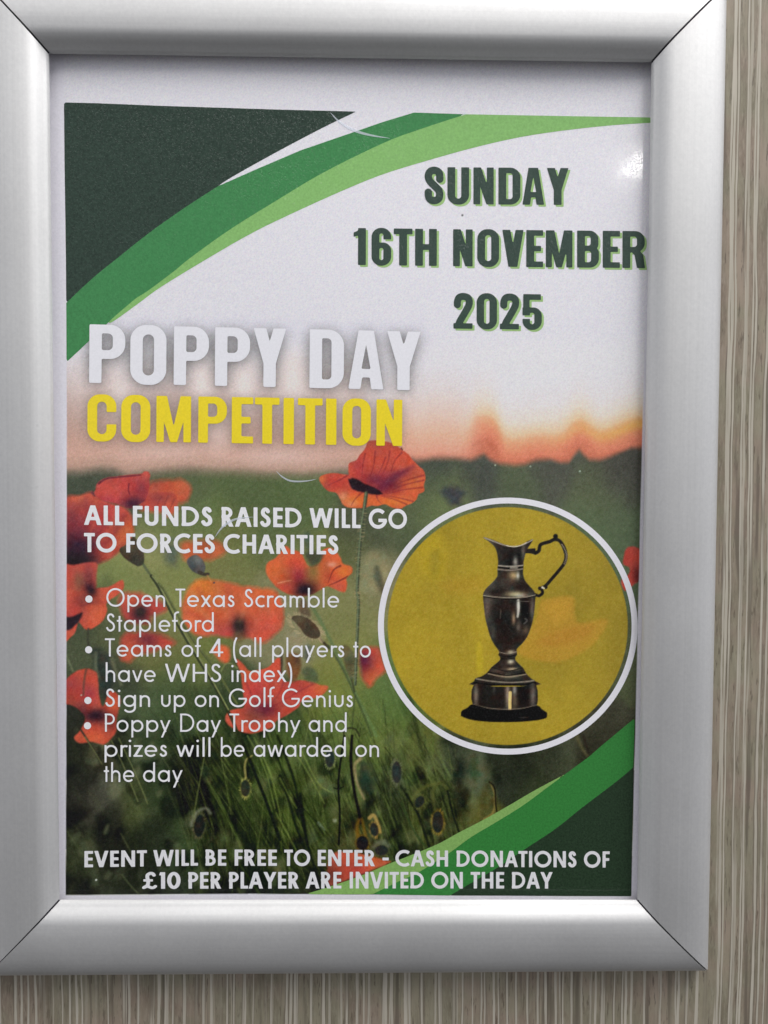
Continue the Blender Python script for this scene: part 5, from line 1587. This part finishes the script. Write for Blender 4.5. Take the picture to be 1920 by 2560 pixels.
for tx, a, b in (('\u00a310', X_(qe, 723), X_(qe, 1034)), ('PER', X_(qe, 1100), X_(qe, 1371)), ('PLAYER', X_(qe, 1437), X_(qf, 488)), ('ARE', X_(qf, 544), X_(qf, 841)), ('INVITED', X_(qf, 910), X_(qf, 1526)), ('ON', X_(qf, 1586), X_(qg, 237)), ('THE', X_(qg, 297), X_(qg, 554)), ('DAY', X_(qg, 615), X_(qg, 926))):
    word(ent, tx, a, b, f1, 41.5, .19)
ent.build('donation_lettering', GREYW, .06, label='bold white donation lettering along the bottom of the poster')

# ---- swooshes (flat inks)
def flat(name, pts, mat, lift, label):
    """outline filled through its signed distance, in reference pixels"""
    pr = Print()
    P = np.array(pts, float)
    polys = contour(lambda x, y: sd_poly(x, y, P), P[:, 0].min(), P[:, 0].max(), P[:, 1].min(), P[:, 1].max(), 4.0, 4)
    for q in polys:
        pr.add(q)
    return pr.build(name, mat, lift, label=label)


def curve(P, k=5):
    return [tuple(p) for p in spl(P, False, k)]


UP_D = [(891, 279), (810, 318), (694, 379), (579, 443), (547, 464)]
UP_G = [(547, 464), (463, 518), (376, 579), (295, 643), (231, 695), (165, 757)]
MIDL = [(1165, 285), (1047, 324), (960, 357), (810, 431), (694, 500), (579, 571), (480, 641), (434, 678), (370, 726), (340, 745), (316, 765), (289, 788), (268, 808)]
LOWL = [(1640, 306), (1539, 312), (1423, 324), (1307, 341), (1191, 367), (1076, 399), (960, 435), (868, 472), (752, 524), (637, 579), (529, 640), (405, 715), (347, 757), (289, 799), (268, 810)]
corner_top = [(160, 256), (240, 258), (405, 265), (560, 270), (700, 274.5), (891, 279)]
flat('corner_panel', corner_top + curve(UP_D)[1:] + curve(UP_G)[1:] + [(164, 640), (161, 400)], ink_mat('deep_green_print', (43, 59, 50), .45), .03, 'near-black green panel in the upper left corner of the poster')
flat('swoosh', [(1035, 281), (1165, 285)] + curve(MIDL)[1:] + [(222.7, 851.5), (195, 878), (166, 905), (165, 757)] + curve(UP_G)[::-1][1:] + [(555, 461), (637, 425), (752, 376), (868, 336), (960, 304)], ink_mat('mid_green_print', (61, 125, 74), .2), .034, 'mid green swoosh across the top of the poster')
flat('swoosh', [(1165, 285), (1423, 289.5), (1614, 293), (1640, 294)] + curve(LOWL) + curve(MIDL)[::-1], ink_mat('pale_green_print', (126, 174, 102), .16), .03, 'pale green swoosh across the top of the poster')
LA = [(760, 2236), (811, 2221), (901, 2190), (974, 2159), (1052, 2128), (1100, 2107), (1145, 2082), (1210, 2048), (1275, 2011), (1340, 1973), (1405, 1938), (1431, 1921)]
LB = [(1431, 1921), (1373, 1964), (1308, 2012), (1243, 2053), (1178, 2092), (1122, 2133), (1046, 2181), (998, 2203), (931, 2236)]
LC = [(1583, 1918), (1536, 1957), (1454, 2019), (1389, 2071), (1311, 2123), (1243, 2169), (1194, 2198), (1125, 2239)]
flat('swoosh', curve(LA) + curve(LB)[1:] + [(811, 2236)], ink_mat('leaf_green_print', (124, 164, 90), .2), .03, 'pale green swoosh at the bottom of the poster')
flat('swoosh', curve(LB)[::-1] + [(1471, 1892), (1503, 1864), (1532, 1840), (1586.5, 1795), (1583, 1918)] + curve(LC)[1:], ink_mat('bright_green_print', (50, 120, 55), .24), .034, 'bright green swoosh at the lower right of the poster')
flat('corner_panel', curve(LC)[::-1] + [(1578, 2240), (1400, 2239.7)][:0] + [(1583, 1918), (1578, 2240), (1350, 2239.5)], ink_mat('bottle_green_print', (36, 54, 37), .4), .03, 'dark green panel in the lower right corner of the poster')

# ---- badge ring
ring = Print()
n_ = 180
for i in range(n_):
    a, b = 2 * math.pi * i / n_, 2 * math.pi * (i + 1) / n_
    q = []
    for ang, k in ((a, 0), (b, 0), (b, 15), (a, 15)):
        q.append((BC[0] + (BRX - k) * math.cos(ang), BC[1] + (BRY - k * .98) * math.sin(ang)))
    ring.add(q)
ring.build('badge_ring', ink_mat('ring_white', (220, 219, 224), .04), .036, label='white ring round the trophy badge')

# ---- fine scratches on the clear sheet, their glint painted as pale blue strips
scr, stt, sb = new_mat('scratch_glint')
sb.inputs['Base Color'].default_value = (.80, .86, .95, 1)
sb.inputs['Roughness'].default_value = .3
sb.inputs['Alpha'].default_value = .5


def scratch(P, w):
    P = spl(P, False, 10)
    pr = Print()
    n = len(P)
    for i in range(n - 1):
        d = P[i + 1] - P[i]
        nn = np.array([-d[1], d[0]]) / (np.hypot(*d) + 1e-9)
        wa, wb = w * math.sin(math.pi * i / (n - 1)) + .2, w * math.sin(math.pi * (i + 1) / (n - 1)) + .2
        pr.add([tuple(P[i] + nn * wa), tuple(P[i + 1] + nn * wb), tuple(P[i + 1] - nn * wb), tuple(P[i] - nn * wa)])
    return pr


SCR = [([(826, 282), (850, 306), (885, 326), (925, 338), (975, 346)], 3.2, 'pale curved scratch across the top swoosh'),
       ([tuple(p) for p in qb((165, 320), (210, 365), (270, 400), (340, 410), (430, 405), (500, 390))], 2.0, 'pale curved scratch left of the sharp poppy'),
       ([tuple(p) for p in qa((1320, 870), (1370, 800), (1440, 745), (1520, 715), (1640, 705))], 2.6, 'pale curved scratch over the word raised')]
for P, w, lab in SCR:
    scratch(P, w).build('scratch', scr, .10, label=lab)

# ------------------------------------------------------------------ finish the raster and cut it into its parts
IMG = IMG * AREA[..., None] + np.array([213, 211, 221.]) * (1 - AREA[..., None])
ID[(AREA < .5)] = 0
cf = (1 + .50 * smooth(1640, 1950, Y))[..., None]
IMG = np.where((ID == 1)[..., None], np.clip((IMG - 66) * cf + 66 - 13 * smooth(1640, 1950, Y)[..., None], 14, 250), IMG)
gy_ = IMG.mean(-1, keepdims=True)
ds = ((.12 + .30 * smooth(560, 380, X)) * smooth(1750, 1930, Y) * (ID == 1))[..., None]
IMG = IMG * (1 - ds) + (gy_ * np.array([1.03, 1.02, .93])) * ds
for k, (nm, lab) in PARTS.items():
    q = ID == k
    g = IMG[q].mean(-1, keepdims=True)
    if nm == 'poppy':
        c_ = (g + (IMG[q] - g) * .90) * .965
        w_ = smooth(4, 44, IMG[q][:, :1] - IMG[q][:, 1:2])
        IMG[q] = IMG[q] * (1 - w_) + ((c_ - np.array([196, 76, 54])) * 1.18 + np.array([194, 75, 54])) * w_
    elif k in (PT, PH, PB):
        IMG[q] = np.clip((g + (IMG[q] - g) * .55 - 50) * 1.62 + 44, 8, 244)
gn = rng.normal(0, 1, (H_, W_, 1)) * 4.2 + rng.normal(0, 1, (H_, W_, 3)) * 2.4
g2 = vnoise(6, 6, 91, 2)[..., None] * 16
IMG += (gn + g2 * np.interp(IMG.mean(-1, keepdims=True), [60, 150, 215], [1.0, .8, .35])) * np.clip(AREA[..., None] * .9 + .15, 0, 1)
COL = np.clip(lin(np.clip(IMG, 4, 250)) * INK, .004, .82).reshape(-1, 3)
VV = warp(GP.copy()).reshape(-1, 3)
idx = np.arange(H_ * W_).reshape(H_, W_)
Q = np.stack([idx[1:, :-1], idx[1:, 1:], idx[:-1, 1:], idx[:-1, :-1]], -1).reshape(-1, 4)
FID = ID[:-1, :-1].reshape(-1)
pm = print_mat()


def cut(k, name, label=None, parent=poster):
    f = Q[FID == k]
    if len(f) == 0:
        return None
    u, inv = np.unique(f, return_inverse=True)
    o = mesh_obj(name, VV[u], inv.reshape(-1, 4), pm, parent, col=COL[u])
    if label:
        o['label'] = label
    return o


cut(0, 'paper_margin', 'white unprinted margin of the poster sheet')
cut(1, 'field_photograph', 'printed photograph of a blurred green field under a pale sunset sky')
trophy = None
for k, (nm, lab) in PARTS.items():
    if k == PT:
        trophy = cut(k, nm, lab)
    elif k in (PH, PB):
        cut(k, nm, lab, trophy)
    else:
        cut(k, nm, lab)
